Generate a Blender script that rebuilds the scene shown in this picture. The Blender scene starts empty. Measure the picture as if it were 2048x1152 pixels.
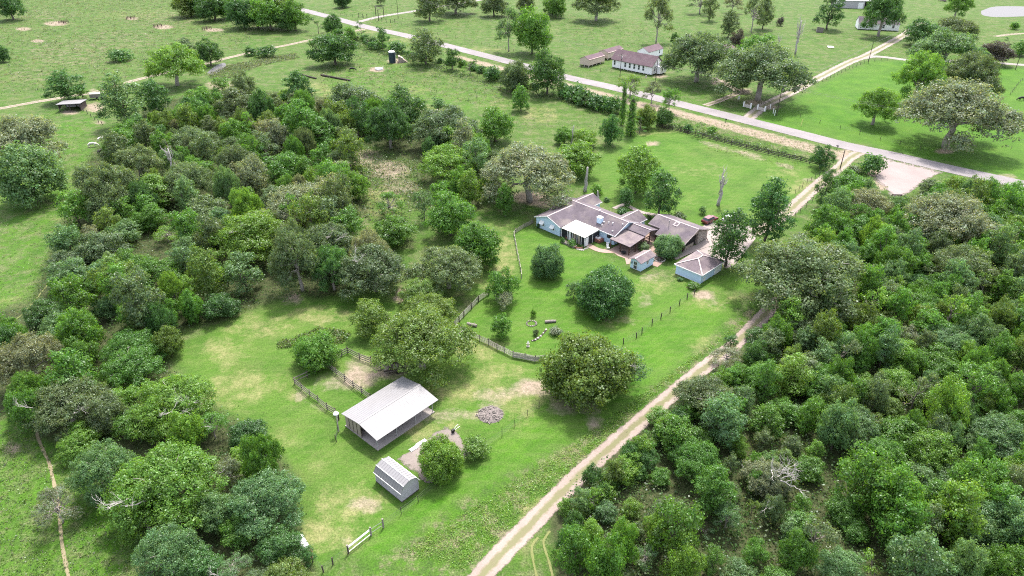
import bpy, math, random
import numpy as np
from mathutils import Vector

random.seed(7); RNG = np.random.default_rng(11)
scn = bpy.context.scene
COL = scn.collection

# ------------------------------------------------------------------ camera, sky, sun, exposure
CAM_H = 75.0
PITCH = math.radians(31.3)
FPX = 1365.3                      # focal length in photo pixels (2048 wide): 24 mm on a 36 mm sensor
cam = bpy.data.cameras.new('drone_camera'); cam.lens = FPX / 2048 * 36; cam.sensor_width = 36
cam.clip_start = 1; cam.clip_end = 9000
cam_o = bpy.data.objects.new('drone_camera', cam); COL.objects.link(cam_o)
cam_o.location = (0, 0, CAM_H); cam_o.rotation_euler = (math.radians(90) - PITCH, 0, 0)
scn.camera = cam_o

SUN_EL = math.radians(60); SUN_AZ = math.radians(14)     # from +Y towards +X: the sun stands beyond the scene, a little right
sun_vec = Vector((math.sin(SUN_AZ) * math.cos(SUN_EL), math.cos(SUN_AZ) * math.cos(SUN_EL), math.sin(SUN_EL)))
world = bpy.data.worlds.new('World'); scn.world = world; world.use_nodes = True
wn = world.node_tree.nodes; wl = world.node_tree.links
sky = wn.new('ShaderNodeTexSky'); sky.sky_type = 'NISHITA'; sky.sun_disc = False
sky.sun_elevation = SUN_EL; sky.sun_rotation = SUN_AZ; sky.air_density = 1.0; sky.dust_density = 3.0
hs = wn.new('ShaderNodeHueSaturation'); hs.inputs['Saturation'].default_value = 0.45      # thin high cloud whitens the sky
wl.new(sky.outputs[0], hs.inputs['Color']); wl.new(hs.outputs[0], wn['Background'].inputs[0]); wn['Background'].inputs[1].default_value = 0.15
sl = bpy.data.lights.new('sun', 'SUN'); sl.energy = 2.0; sl.angle = math.radians(4); sl.color = (1.0, 0.95, 0.87)
so = bpy.data.objects.new('sun', sl); COL.objects.link(so); so.location = (0, 0, 200)
so.rotation_euler = (-sun_vec).to_track_quat('-Z', 'Y').to_euler()
scn.view_settings.view_transform = 'Standard'; scn.view_settings.look = 'None'
scn.view_settings.gamma = 1; scn.view_settings.exposure = 2.05
scn.view_settings.use_curve_mapping = False
scn.cycles.use_denoising = False; scn.cycles.filter_width = 1.1
scn.cycles.sample_clamp_indirect = 4.0
scn.cycles.max_bounces = 9; scn.cycles.transparent_max_bounces = 12
scn.cycles.diffuse_bounces = 6; scn.cycles.glossy_bounces = 2; scn.cycles.transmission_bounces = 5

# ------------------------------------------------------------------ surveying: where a sighted point lies on the ground
_S, _C = math.sin(PITCH), math.cos(PITCH)
def P(x, y, z=0.0):
    u = (x - 1024) / FPX; v = (y - 576) / FPX
    t = (CAM_H - z) / (_S + v * _C)
    return Vector((t * u, t * (_C - v * _S), z))
def proj(X, Y, Z):
    dz = Z - CAM_H
    d = Y * _C - dz * _S; up = Y * _S + dz * _C
    return 1024 + FPX * X / d, 576 - FPX * up / d
def depth_of(p): return p[1] * _C + (CAM_H - p[2]) * _S

# ------------------------------------------------------------------ object helpers
def tag(o, label=None, cat=None, group=None, kind=None):
    if label: o['label'] = label
    if cat: o['category'] = cat
    if group: o['group'] = group
    if kind: o['kind'] = kind
    return o
def empty(name, loc, rz=0.0, label=None, cat=None, group=None):
    o = bpy.data.objects.new(name, None); COL.objects.link(o)
    o.location = loc; o.rotation_euler = (0, 0, rz); o.empty_display_size = 0.5
    return tag(o, label, cat, group)
def link(name, mesh, mat=None, parent=None):
    o = bpy.data.objects.new(name, mesh); COL.objects.link(o)
    if mat is not None and not mesh.materials: mesh.materials.append(mat)
    if parent is not None: o.parent = parent
    return o
def copy_tree(o, parent=None):
    c = o.copy(); COL.objects.link(c); c.parent = parent
    for ch in list(o.children): copy_tree(ch, c)
    return c

class MB:
    def __init__(self): self.v = []; self.f = []
    def poly(self, pts):
        n = len(self.v); self.v += [tuple(p) for p in pts]; self.f.append(tuple(range(n, n + len(pts)))); return self
    def box(self, x0, x1, y0, y1, z0, z1):
        n = len(self.v)
        self.v += [(x0,y0,z0),(x1,y0,z0),(x1,y1,z0),(x0,y1,z0),(x0,y0,z1),(x1,y0,z1),(x1,y1,z1),(x0,y1,z1)]
        self.f += [tuple(n+i for i in q) for q in ((3,2,1,0),(4,5,6,7),(0,1,5,4),(1,2,6,5),(2,3,7,6),(3,0,4,7))]; return self
    def slab(self, q, th):                      # q: four top corners in order, thickness downwards
        n = len(self.v)
        self.v += [tuple(p) for p in q] + [(p[0], p[1], p[2] - th) for p in q]
        self.f += [tuple(n+i for i in g) for g in ((0,1,2,3),(7,6,5,4),(0,4,5,1),(1,5,6,2),(2,6,7,3),(3,7,4,0))]; return self
    def prism(self, prof, axis, a, b):          # profile (u,z); axis 'x' -> u is y ; axis 'y' -> u is x
        n = len(self.v); k = len(prof)
        for t in (a, b):
            for (u, z) in prof: self.v.append((t, u, z) if axis == 'x' else (u, t, z))
        self.f.append(tuple(range(n, n + k))); self.f.append(tuple(range(n + 2*k - 1, n + k - 1, -1)))
        for i in range(k):
            j = (i + 1) % k; self.f.append((n+i, n+k+i, n+k+j, n+j))
        return self
    def bar(self, a, b, w, h):                  # rectangular bar between two points
        a = Vector(a); b = Vector(b); d = (b - a).normalized()
        s = d.cross(Vector((0,0,1)))
        if s.length < 1e-4: s = Vector((1,0,0))
        s.normalize(); u = s.cross(d).normalized(); s *= w/2; u *= h/2; n = len(self.v)
        for p in (a, b): self.v += [tuple(p-s-u), tuple(p+s-u), tuple(p+s+u), tuple(p-s+u)]
        self.f += [tuple(n+i for i in g) for g in ((3,2,1,0),(4,5,6,7),(0,1,5,4),(1,2,6,5),(2,3,7,6),(3,0,4,7))]; return self
    def tube(self, pts, rad, k=6):
        pts = [Vector(p) for p in pts]; n0 = len(self.v)
        for i, p in enumerate(pts):
            d = (pts[min(i+1, len(pts)-1)] - pts[max(i-1, 0)]).normalized()
            s = d.cross(Vector((0.13, 0.31, 0.94)))
            if s.length < 1e-3: s = Vector((1,0,0))
            s.normalize(); u = s.cross(d)
            r = rad[i] if isinstance(rad, (list, tuple)) else rad
            for j in range(k):
                t = 2*math.pi*j/k; self.v.append(tuple(p + s*(r*math.cos(t)) + u*(r*math.sin(t))))
        for i in range(len(pts)-1):
            for j in range(k):
                a = n0+i*k+j; b = n0+i*k+(j+1)%k; self.f.append((a, b, b+k, a+k))
        self.f.append(tuple(range(n0+k-1, n0-1, -1))); e = n0+(len(pts)-1)*k; self.f.append(tuple(range(e, e+k))); return self
    def lathe(self, prof, k=16, c=(0,0)):
        n = len(self.v)
        for (r, z) in prof:
            for j in range(k):
                t = 2*math.pi*j/k; self.v.append((c[0]+r*math.cos(t), c[1]+r*math.sin(t), z))
        for i in range(len(prof)-1):
            for j in range(k):
                a = n+i*k+j; b = n+i*k+(j+1)%k; self.f.append((a, b, b+k, a+k))
        self.f.append(tuple(range(n+k-1, n-1, -1))); e = n+(len(prof)-1)*k; self.f.append(tuple(range(e, e+k))); return self
    def mesh(self, name):
        m = bpy.data.meshes.new(name); m.from_pydata(self.v, [], self.f); m.update(); return m
    def build(self, name, mat, parent=None, smooth=False):
        m = self.mesh(name)
        if smooth: m.polygons.foreach_set('use_smooth', [True]*len(m.polygons))
        return link(name, m, mat, parent)

# ------------------------------------------------------------------ materials
def new_mat(name):
    m = bpy.data.materials.new(name); m.use_nodes = True
    nt = m.node_tree; return m, nt, nt.nodes['Principled BSDF']
def noise_node(nt, scale, detail=4, rough=0.6, vec=None):
    n = nt.nodes.new('ShaderNodeTexNoise'); n.inputs['Scale'].default_value = scale
    n.inputs['Detail'].default_value = detail; n.inputs['Roughness'].default_value = rough
    if vec is not None: nt.links.new(vec, n.inputs['Vector'])
    return n
def ramp(nt, src, stops):
    r = nt.nodes.new('ShaderNodeValToRGB'); nt.links.new(src, r.inputs[0])
    e = r.color_ramp.elements
    while len(e) < len(stops): e.new(0.5)
    for i, (p, c) in enumerate(stops):
        e[i].position = p; e[i].color = (c[0], c[1], c[2], 1) if isinstance(c, (tuple, list)) else (c, c, c, 1)
    return r
def mix(nt, fac, a, b, kind='MIX'):
    m = nt.nodes.new('ShaderNodeMix'); m.data_type = 'RGBA'; m.blend_type = kind
    for sock, val in ((m.inputs[0], fac), (m.inputs[6], a), (m.inputs[7], b)):
        if hasattr(val, 'is_output'): nt.links.new(val, sock)
        elif isinstance(val, (int, float)): sock.default_value = val
        else: sock.default_value = (*val, 1)
    return m.outputs[2]
def math_n(nt, op, a, b=None, clamp=False):
    m = nt.nodes.new('ShaderNodeMath'); m.operation = op; m.use_clamp = clamp
    for i, val in enumerate((a, b)):
        if val is None: continue
        if hasattr(val, 'is_output'): nt.links.new(val, m.inputs[i])
        else: m.inputs[i].default_value = val
    return m.outputs[0]
def worn(name, c, var=0.25, scale=0.8, rough=0.8, spec=0.3, metal=0.0, bump=0.0, bscale=20, dirt=None, dirt_amt=0.3, stretch=None):
    m, nt, bs = new_mat(name)
    tc = nt.nodes.new('ShaderNodeTexCoord'); vec = tc.outputs['Object']
    if stretch:
        mp = nt.nodes.new('ShaderNodeMapping'); mp.inputs['Scale'].default_value = stretch
        nt.links.new(vec, mp.inputs['Vector']); vec = mp.outputs[0]
    n = noise_node(nt, scale, 6, 0.65, vec)
    hi = tuple(min(1, x*(1+var)) for x in c); lo = tuple(x*(1-var) for x in c)
    out = ramp(nt, n.outputs[0], [(0.3, lo), (0.7, hi)]).outputs[0]
    n2 = noise_node(nt, scale*9, 3, 0.7, vec)
    out = mix(nt, 0.5*var, out, ramp(nt, n2.outputs[0], [(0.35, 0.25), (0.65, 1.0)]).outputs[0], 'MULTIPLY')
    if dirt:
        n3 = noise_node(nt, scale*0.6, 6, 0.7, vec)
        out = mix(nt, math_n(nt, 'MULTIPLY', ramp(nt, n3.outputs[0], [(0.45, 0.0), (0.68, 1.0)]).outputs[0], dirt_amt), out, dirt)
    nt.links.new(out, bs.inputs['Base Color'])
    bs.inputs['Roughness'].default_value = rough; bs.inputs['Metallic'].default_value = metal
    bs.inputs['Specular IOR Level'].default_value = spec
    if bump:
        b = nt.nodes.new('ShaderNodeBump'); b.inputs['Strength'].default_value = bump; b.inputs['Distance'].default_value = 0.05
        nt.links.new(noise_node(nt, bscale, 4, 0.7, vec).outputs[0], b.inputs['Height']); nt.links.new(b.outputs[0], bs.inputs['Normal'])
    return m

M = {}
M['shingle'] = worn('asphalt_shingle', (0.088, 0.072, 0.086), 0.28, 0.35, 0.9, 0.2, bump=0.6, bscale=9, dirt=(0.2,0.17,0.15), dirt_amt=0.5)
M['shingle_light'] = worn('weathered_shingle', (0.12, 0.095, 0.106), 0.25, 0.5, 0.9, 0.2, bump=0.6, bscale=9, dirt=(0.26,0.22,0.19), dirt_amt=0.5)
M['shingle_red'] = worn('reddish_shingle', (0.105, 0.07, 0.082), 0.22, 0.4, 0.9, 0.2, bump=0.4, bscale=6)
M['ridge'] = worn('ridge_cap', (0.36, 0.3, 0.3), 0.2, 1.5, 0.85)
M['blue_wall'] = worn('pale_blue_siding', (0.47, 0.60, 0.76), 0.05, 0.7, 0.7, dirt=(0.42,0.5,0.56), dirt_amt=0.3)
M['white_wall'] = worn('white_clapboard', (0.76, 0.74, 0.77), 0.05, 0.4, 0.7, dirt=(0.5,0.47,0.44), dirt_amt=0.3)
M['white'] = worn('white_paint', (0.66, 0.65, 0.66), 0.08, 1.5, 0.6)
M['cream_metal'] = worn('cream_roof_metal', (0.5, 0.49, 0.44), 0.08, 0.5, 0.6, dirt=(0.5,0.48,0.42), dirt_amt=0.4)
M['metal'] = worn('galvanised_sheet', (0.172, 0.167, 0.174), 0.05, 0.3, 0.6, 0.3, 0.1, dirt=(0.145,0.135,0.132), dirt_amt=0.45)
M['metal_wall'] = worn('grey_sheet_wall', (0.33, 0.315, 0.335), 0.08, 0.5, 0.6, 0.4, 0.1)
M['tan_sheet'] = worn('tan_sheet', (0.30, 0.25, 0.21), 0.12, 0.7, 0.75)
M['beige'] = worn('beige_board', (0.46, 0.37, 0.31), 0.08, 0.5, 0.8)
M['glass'] = worn('dark_glass', (0.045, 0.05, 0.06), 0.2, 2, 0.15, 0.5)
M['screen'] = worn('dark_screen_mesh', (0.018, 0.02, 0.024), 0.3, 1.2, 0.8)
M['dark'] = worn('painted_shade_pot_soil', (0.02, 0.018, 0.018), 0.3, 1, 0.9)  # near-black: paints the shade inside openings, also colours pot soil
M['brownpost'] = worn('stained_post', (0.07, 0.035, 0.025), 0.3, 3, 0.8)
M['wood_grey'] = worn('weathered_timber', (0.19, 0.165, 0.15), 0.35, 2.5, 0.9, bump=0.4, bscale=15)
M['wood_dark'] = worn('dark_creosote_timber', (0.055, 0.042, 0.038), 0.4, 2.5, 0.9)
M['wood_pale'] = worn('bleached_rail', (0.34, 0.31, 0.27), 0.3, 2.0, 0.9)
M['bare_wood'] = worn('bleached_dead_wood', (0.35, 0.32, 0.305), 0.25, 2.0, 0.9, bump=0.3)
M['bark'] = worn('grey_bark', (0.13, 0.11, 0.095), 0.35, 2.0, 0.95, bump=0.5, bscale=8)
M['bark_pale'] = worn('lichen_bark', (0.27, 0.24, 0.22), 0.3, 2.0, 0.95, bump=0.5, bscale=8)
M['stone'] = worn('mixed_field_stone', (0.30, 0.24, 0.21), 0.45, 2.2, 0.9, bump=0.5)
M['rock'] = worn('pale_rock', (0.40, 0.36, 0.33), 0.3, 2.2, 0.9, bump=0.5)
M['brick_red'] = worn('red_brick', (0.21, 0.09, 0.065), 0.3, 4, 0.9)
M['concrete'] = worn('concrete', (0.28, 0.25, 0.24), 0.12, 0.35, 0.9, 0.2, bump=0.2, dirt=(0.25,0.22,0.2), dirt_amt=0.5)
M['black'] = worn('black_rubber', (0.015, 0.015, 0.016), 0.2, 3, 0.7)
M['rust'] = worn('rusty_pipe', (0.06, 0.035, 0.028), 0.4, 3, 0.85)
M['plastic_dark'] = worn('dark_green_plastic', (0.02, 0.035, 0.05), 0.15, 2, 0.5)
M['car_red'] = worn('dark_red_paint', (0.10, 0.012, 0.02), 0.05, 2, 0.25, 0.6)
M['car_white'] = worn('white_car_paint', (0.62, 0.62, 0.64), 0.04, 2, 0.3, 0.6)
M['soil_pile'] = worn('ash_and_branches', (0.13, 0.11, 0.105), 0.6, 3, 0.95, bump=0.8, bscale=6)
M['cable'] = worn('aluminium_cable', (0.05, 0.05, 0.05), 0.1, 1, 0.6)
M['cow_black'] = worn('black_hide', (0.013, 0.012, 0.012), 0.2, 3, 0.7)
M['cow_white'] = worn('cream_hide', (0.6, 0.56, 0.5), 0.1, 3, 0.8)
M['terracotta'] = worn('terracotta', (0.33, 0.15, 0.1), 0.15, 3, 0.8)
M['pink_post'] = worn('yellow_marker', (0.6, 0.5, 0.2), 0.1, 3, 0.6)
def water_mat():
    m, nt, bs = new_mat('pond_water')
    bs.inputs['Base Color'].default_value = (0.11, 0.105, 0.11, 1); bs.inputs['Roughness'].default_value = 0.35
    bs.inputs['Specular IOR Level'].default_value = 0.06; bs.inputs['IOR'].default_value = 1.2
    b = nt.nodes.new('ShaderNodeBump'); b.inputs['Strength'].default_value = 0.08
    nt.links.new(noise_node(nt, 0.8, 4).outputs[0], b.inputs['Height']); nt.links.new(b.outputs[0], bs.inputs['Normal'])
    return m
M['water'] = water_mat()
def leaf_mat():
    m = bpy.data.materials.new('foliage'); m.use_nodes = True; nt = m.node_tree; nt.nodes.clear()
    out = nt.nodes.new('ShaderNodeOutputMaterial'); oi = nt.nodes.new('ShaderNodeObjectInfo')
    at = nt.nodes.new('ShaderNodeVertexColor'); at.layer_name = 'leaf'
    c = mix(nt, 1.0, oi.outputs['Color'], at.outputs[0], 'MULTIPLY')
    d = nt.nodes.new('ShaderNodeBsdfDiffuse'); t = nt.nodes.new('ShaderNodeBsdfTranslucent'); g = nt.nodes.new('ShaderNodeBsdfGlossy')
    nt.links.new(c, d.inputs[0]); nt.links.new(mix(nt, 1.0, c, (1.25, 1.2, 0.6), 'MULTIPLY'), t.inputs[0])
    g.inputs['Roughness'].default_value = 0.42; g.inputs[0].default_value = (0.9, 0.95, 1, 1)
    s1 = nt.nodes.new('ShaderNodeMixShader'); s1.inputs[0].default_value = 0.52
    nt.links.new(d.outputs[0], s1.inputs[1]); nt.links.new(t.outputs[0], s1.inputs[2])
    s2 = nt.nodes.new('ShaderNodeMixShader'); s2.inputs[0].default_value = 0.02
    nt.links.new(s1.outputs[0], s2.inputs[1]); nt.links.new(g.outputs[0], s2.inputs[2])
    nt.links.new(s2.outputs[0], out.inputs[0]); return m
M['leaf'] = leaf_mat()

# ------------------------------------------------------------------ ground: one sheet, with vegetation cover mapped on it
def inpoly(px, py, poly):
    r = np.zeros(px.shape, bool); n = len(poly); j = n - 1
    for i in range(n):
        xi, yi = poly[i]; xj, yj = poly[j]
        if yi != yj: r ^= ((yi > py) != (yj > py)) & (px < (xj - xi) * (py - yi) / (yj - yi) + xi)
        j = i
    return r
WOOD_R = [(1118,1200),(1095,1010),(1130,960),(1215,915),(1290,845),(1370,770),(1450,715),(1500,690),(1570,615),(1610,560),(1600,520),(1640,470),(1650,410),(1700,372),(1745,355),(1760,380),(1790,402),(1830,392),(1890,362),(1960,362),(2150,395),(2260,1200)]
WOOD_L = [(-60,640),(60,600),(110,480),(150,380),(190,300),(300,210),(420,180),(560,185),(700,200),(850,215),(1000,300),(960,420),(900,430),(700,360),(740,420),(700,470),(790,560),(700,590),(560,600),(380,650),(320,720),(400,800),(480,840),(530,880),(600,960),(600,1060),(620,1130),(560,1200),(270,1200),(280,1080),(220,980),(100,880),(-60,800)]
Ys = np.concatenate([[-400, -60, 10], 30 + (560-30) * (np.linspace(0, 1, 300) ** 1.45), np.geomspace(590, 6000, 14)])
us = np.linspace(-1, 1, 321)
GX = us[None, :] * (np.abs(Ys)[:, None] * 0.83 + 55); GY = np.repeat(Ys[:, None], len(us), 1)
GX[0] *= 3; GX[1] *= 3
nr, nc = GX.shape
vis = GY > 25
PXg, PYg = proj(GX, np.maximum(GY, 25), 0.0)
Z = {k: np.zeros((nr, nc)) for k in ('straw', 'dirt', 'rough', 'litter', 'lush', 'mow')}
Z['rough'][:] = 0.7
def zpoly(ch, poly, val): Z[ch] = np.where(inpoly(PXg, PYg, poly) & vis, val, Z[ch])
LAWN = [
 [(905,655),(1085,722),(1180,720),(1245,688),(1380,595),(1520,575),(1480,545),(1340,570),(1270,545),(1060,450),(1030,462),(1045,560),(960,600)],
 [(1180,330),(1300,252),(1360,262),(1655,338),(1590,400),(1480,470),(1400,470),(1200,400),(1160,350)],
 [(700,1110),(840,1005),(1080,815),(1245,690),(1400,590),(1480,600),(1420,680),(1190,860),(1130,890),(900,1010),(760,1110)],
 [(360,690),(560,600),(700,575),(900,640),(1085,725),(1240,690),(1080,815),(700,1110),(640,1140),(600,1080),(600,960),(530,880),(400,790),(350,720)],
 [(1000,430),(1060,440),(1030,460),(1045,560),(960,600),(900,560),(960,450)],
]
for p in LAWN: zpoly('mow', p, 1.0); zpoly('rough', p, 0.12)
RF = [(1500,245),(1560,215),(1650,165),(1740,121),(1840,124),(2100,140),(2200,400),(2048,362),(1800,304)]
zpoly('rough', RF, 0.2); zpoly('lush', RF, 0.9)
zpoly('lush', LAWN[0], 0.75); zpoly('lush', LAWN[1], 0.45); zpoly('lush', LAWN[2], 1.0); zpoly('straw', LAWN[3], 0.1); zpoly('lush', LAWN[3], 0.4)
zpoly('straw', LAWN[4], 0.25)
zpoly('rough', [(760,1110),(900,1010),(1130,890),(1190,860),(1420,680),(1500,600),(1560,590),(1300,820),(940,1152),(700,1200)], 0.95)
zpoly('lush', [(760,1110),(900,1010),(1130,890),(1190,860),(1420,680),(1500,600),(1560,590),(1300,820),(940,1152),(700,1200)], 0.6)
zpoly('lush', [(-100,830),(60,850),(250,1000),(280,1200),(-100,1200)], 0.95)
zpoly('lush', [(-100,290),(200,230),(160,380),(110,480),(80,600),(-100,660)], 0.75)
zpoly('lush', [(700,150),(1000,190),(960,220),(640,200),(660,120),(900,130)], 0.7)
zpoly('lush', [(1130,200),(1360,240),(1480,250),(1400,150),(1330,160)], 0.5)
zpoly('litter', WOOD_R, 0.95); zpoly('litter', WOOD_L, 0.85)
def blob(ch, x, y, rx, ry, a=1.0, rot=0.0):
    c, s = math.cos(rot), math.sin(rot); dx = PXg - x; dy = PYg - y
    q = ((dx*c + dy*s)/rx)**2 + ((-dx*s + dy*c)/ry)**2
    Z[ch] = np.where(vis, np.maximum(Z[ch], a * np.clip(1.5 - 1.2*q, 0, 1)), Z[ch])
    if ch == 'dirt': Z['litter'] = np.where(vis & (q < 1.3), Z['litter']*0.3, Z['litter'])
for b in [  # bare earth
 (47,58,16,4,1),(112,47,26,5,1),(263,37,13,4,.9),(327,54,22,4.5,1),(427,60,24,4,.9),(75,82,16,4,.9),
 (754,139,17,6,1),(792,122,18,6,1),(190,215,24,12,.7),(200,245,14,5,.9),(140,225,22,6,.8),(185,180,14,4,.7),(440,170,40,14,.5),
 (720,315,60,22,.55),(780,340,50,22,.6),(800,375,50,20,.45),(1305,287,20,5,.9),(1060,395,45,14,.8),(1085,408,30,9,.7),
 (808,585,18,12,.9),(800,600,22,10,.7),(590,590,16,9,.8),(575,600,25,12,.5),(600,608,10,8,.7),(660,685,12,9,.9),(650,640,34,8,.55),(720,725,40,20,.5),(715,760,50,26,.6),(660,765,40,25,.45),(600,790,22,20,.55),(640,815,30,14,.5),(780,745,45,18,.6),
 (980,828,38,16,.7),(1000,790,80,18,.5),(1060,770,40,16,.7),(900,830,70,18,.5),(1090,780,40,16,.6),(1130,815,50,25,.45),(1190,840,30,20,.5),(1170,800,50,20,.5),(1185,862,14,8,.9),
 (730,1010,50,22,.55),(690,1085,30,14,.5),(640,1020,22,30,.3),(670,925,25,9,.55,-.5),(870,840,40,10,.5),
 (1405,590,30,10,.8),(1412,585,15,7,1),(1300,555,35,12,.5),(1290,600,25,22,.4),(1440,610,40,15,.35),
 (1240,640,60,18,.35),(1500,310,40,8,.6,.3),(1430,292,50,6,.6,.3),(1570,332,30,7,.6,.3),(1620,360,25,8,.5),
 (25,900,22,13,.8),(118,950,10,8,.4),(70,940,6,5,.4),(20,880,12,10,.5),
 (1890,302,26,6,.9),(1485,183,24,8,.7),(1510,205,30,9,.6),(1440,165,25,8,.7),(1540,215,26,6,.7),(1320,153,20,5,.7),
 (1755,345,22,14,.9),(1760,370,25,12,.9),(2010,355,30,10,.6),(1700,78,18,4,.4),(1700,300,30,8,.7,-.5)]: blob('dirt', *b)
for t in np.linspace(0, 1, 34):   # graded earth on the near side of the road
    x = 925 + (1680-925)*t; yc = 113 + (303-113)*t + (2 if t < .5 else 0)
    blob('dirt', x, yc + 1.5 + 7*t, 20, 4 + 6*t, 0.95, .25); blob('rough', x, yc + 13 + 10*t, 24, 5 + 6*t, 0.9, .25)
for b in [  # dry, bleached turf
 (450,700,60,30,.7),(480,770,70,40,.75),(430,810,50,30,.6),(560,780,50,30,.6),(520,650,90,25,.7),(640,630,70,22,.85),(560,880,50,20,.5),(620,920,40,25,.4),
 (700,1000,80,45,.75),(640,1060,40,50,.8),(700,1080,60,28,.8),(920,780,100,30,.8),(1000,740,80,20,.7),(960,700,60,25,.75),(1060,800,80,30,.7),(1020,850,60,18,.6),(860,860,70,30,.7),
 (1010,520,30,50,.75),(1000,470,35,30,.6),(960,570,40,25,.6),(1290,570,60,30,.55),(1340,560,40,20,.5),(1230,640,50,30,.4),(1420,600,70,25,.55),(1250,600,20,60,.3),
 (1300,262,60,12,.6),(1400,340,80,20,.4),(1610,375,40,18,.75),(1560,345,60,12,.5),(1330,400,90,25,.25),
 (1300,830,60,16,.6,-.7),(1220,880,60,14,.7,-.7),(1060,1020,60,16,.7,-.75),(1400,690,50,14,.6,-.6),(1040,1100,60,14,.6,-.75),(1120,920,60,14,.5,-.7),
 (120,120,90,22,.25),(140,100,80,18,.25),(60,160,60,12,.25),(620,180,60,20,.6),(700,190,60,12,.5),(830,180,40,10,.5),(860,220,50,12,.5),(1080,230,50,20,.6),(1000,210,50,15,.4),
 (300,30,120,12,.4),(750,60,40,8,.6),(820,80,60,6,.6),(960,100,50,7,.5),(1080,60,60,12,.3),(1900,140,60,10,.3),(640,360,50,20,.3),(760,400,60,40,.55),(700,420,40,20,.4),(20,620,60,30,.5),(60,450,50,30,.3),(120,440,30,12,.4)]: blob('straw', b[0], b[1], b[2], b[3], b[4]*.82, *b[5:])
for b in [(150,105,130,34,1),(240,80,100,24,1),(80,150,80,18,1),(330,40,120,20,.9),(90,30,90,16,.9),(620,150,70,25,.8),(720,150,70,30,.85),(860,200,80,25,.7),(1060,240,60,22,.8),(780,370,90,40,.95),(700,440,60,30,.9)]: blob('rough', *b)
for k in Z:
    a = Z[k]
    for _ in range(2):
        p = np.pad(a, 1, mode='edge'); a = (p[1:-1,1:-1]*2 + p[:-2,1:-1] + p[2:,1:-1] + p[1:-1,:-2] + p[1:-1,2:]) / 6
    Z[k] = a
gm = bpy.data.meshes.new('ground')
gv = np.stack([GX, GY, np.zeros_like(GX)], -1).reshape(-1, 3)
idx = np.arange(nr*nc).reshape(nr, nc)
gf = np.stack([idx[:-1,:-1], idx[:-1,1:], idx[1:,1:], idx[1:,:-1]], -1).reshape(-1, 4)
gm.from_pydata(gv.tolist(), [], gf.tolist())
for nm, chs in (('cover_a', ('straw','dirt','rough','litter')), ('cover_b', ('lush','mow',None,None))):
    ca = gm.color_attributes.new(nm, 'FLOAT_COLOR', 'POINT')
    arr = np.stack([Z[c] if c else np.zeros((nr, nc)) for c in chs], -1).reshape(-1).astype(np.float32)
    ca.data.foreach_set('color', arr)
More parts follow.
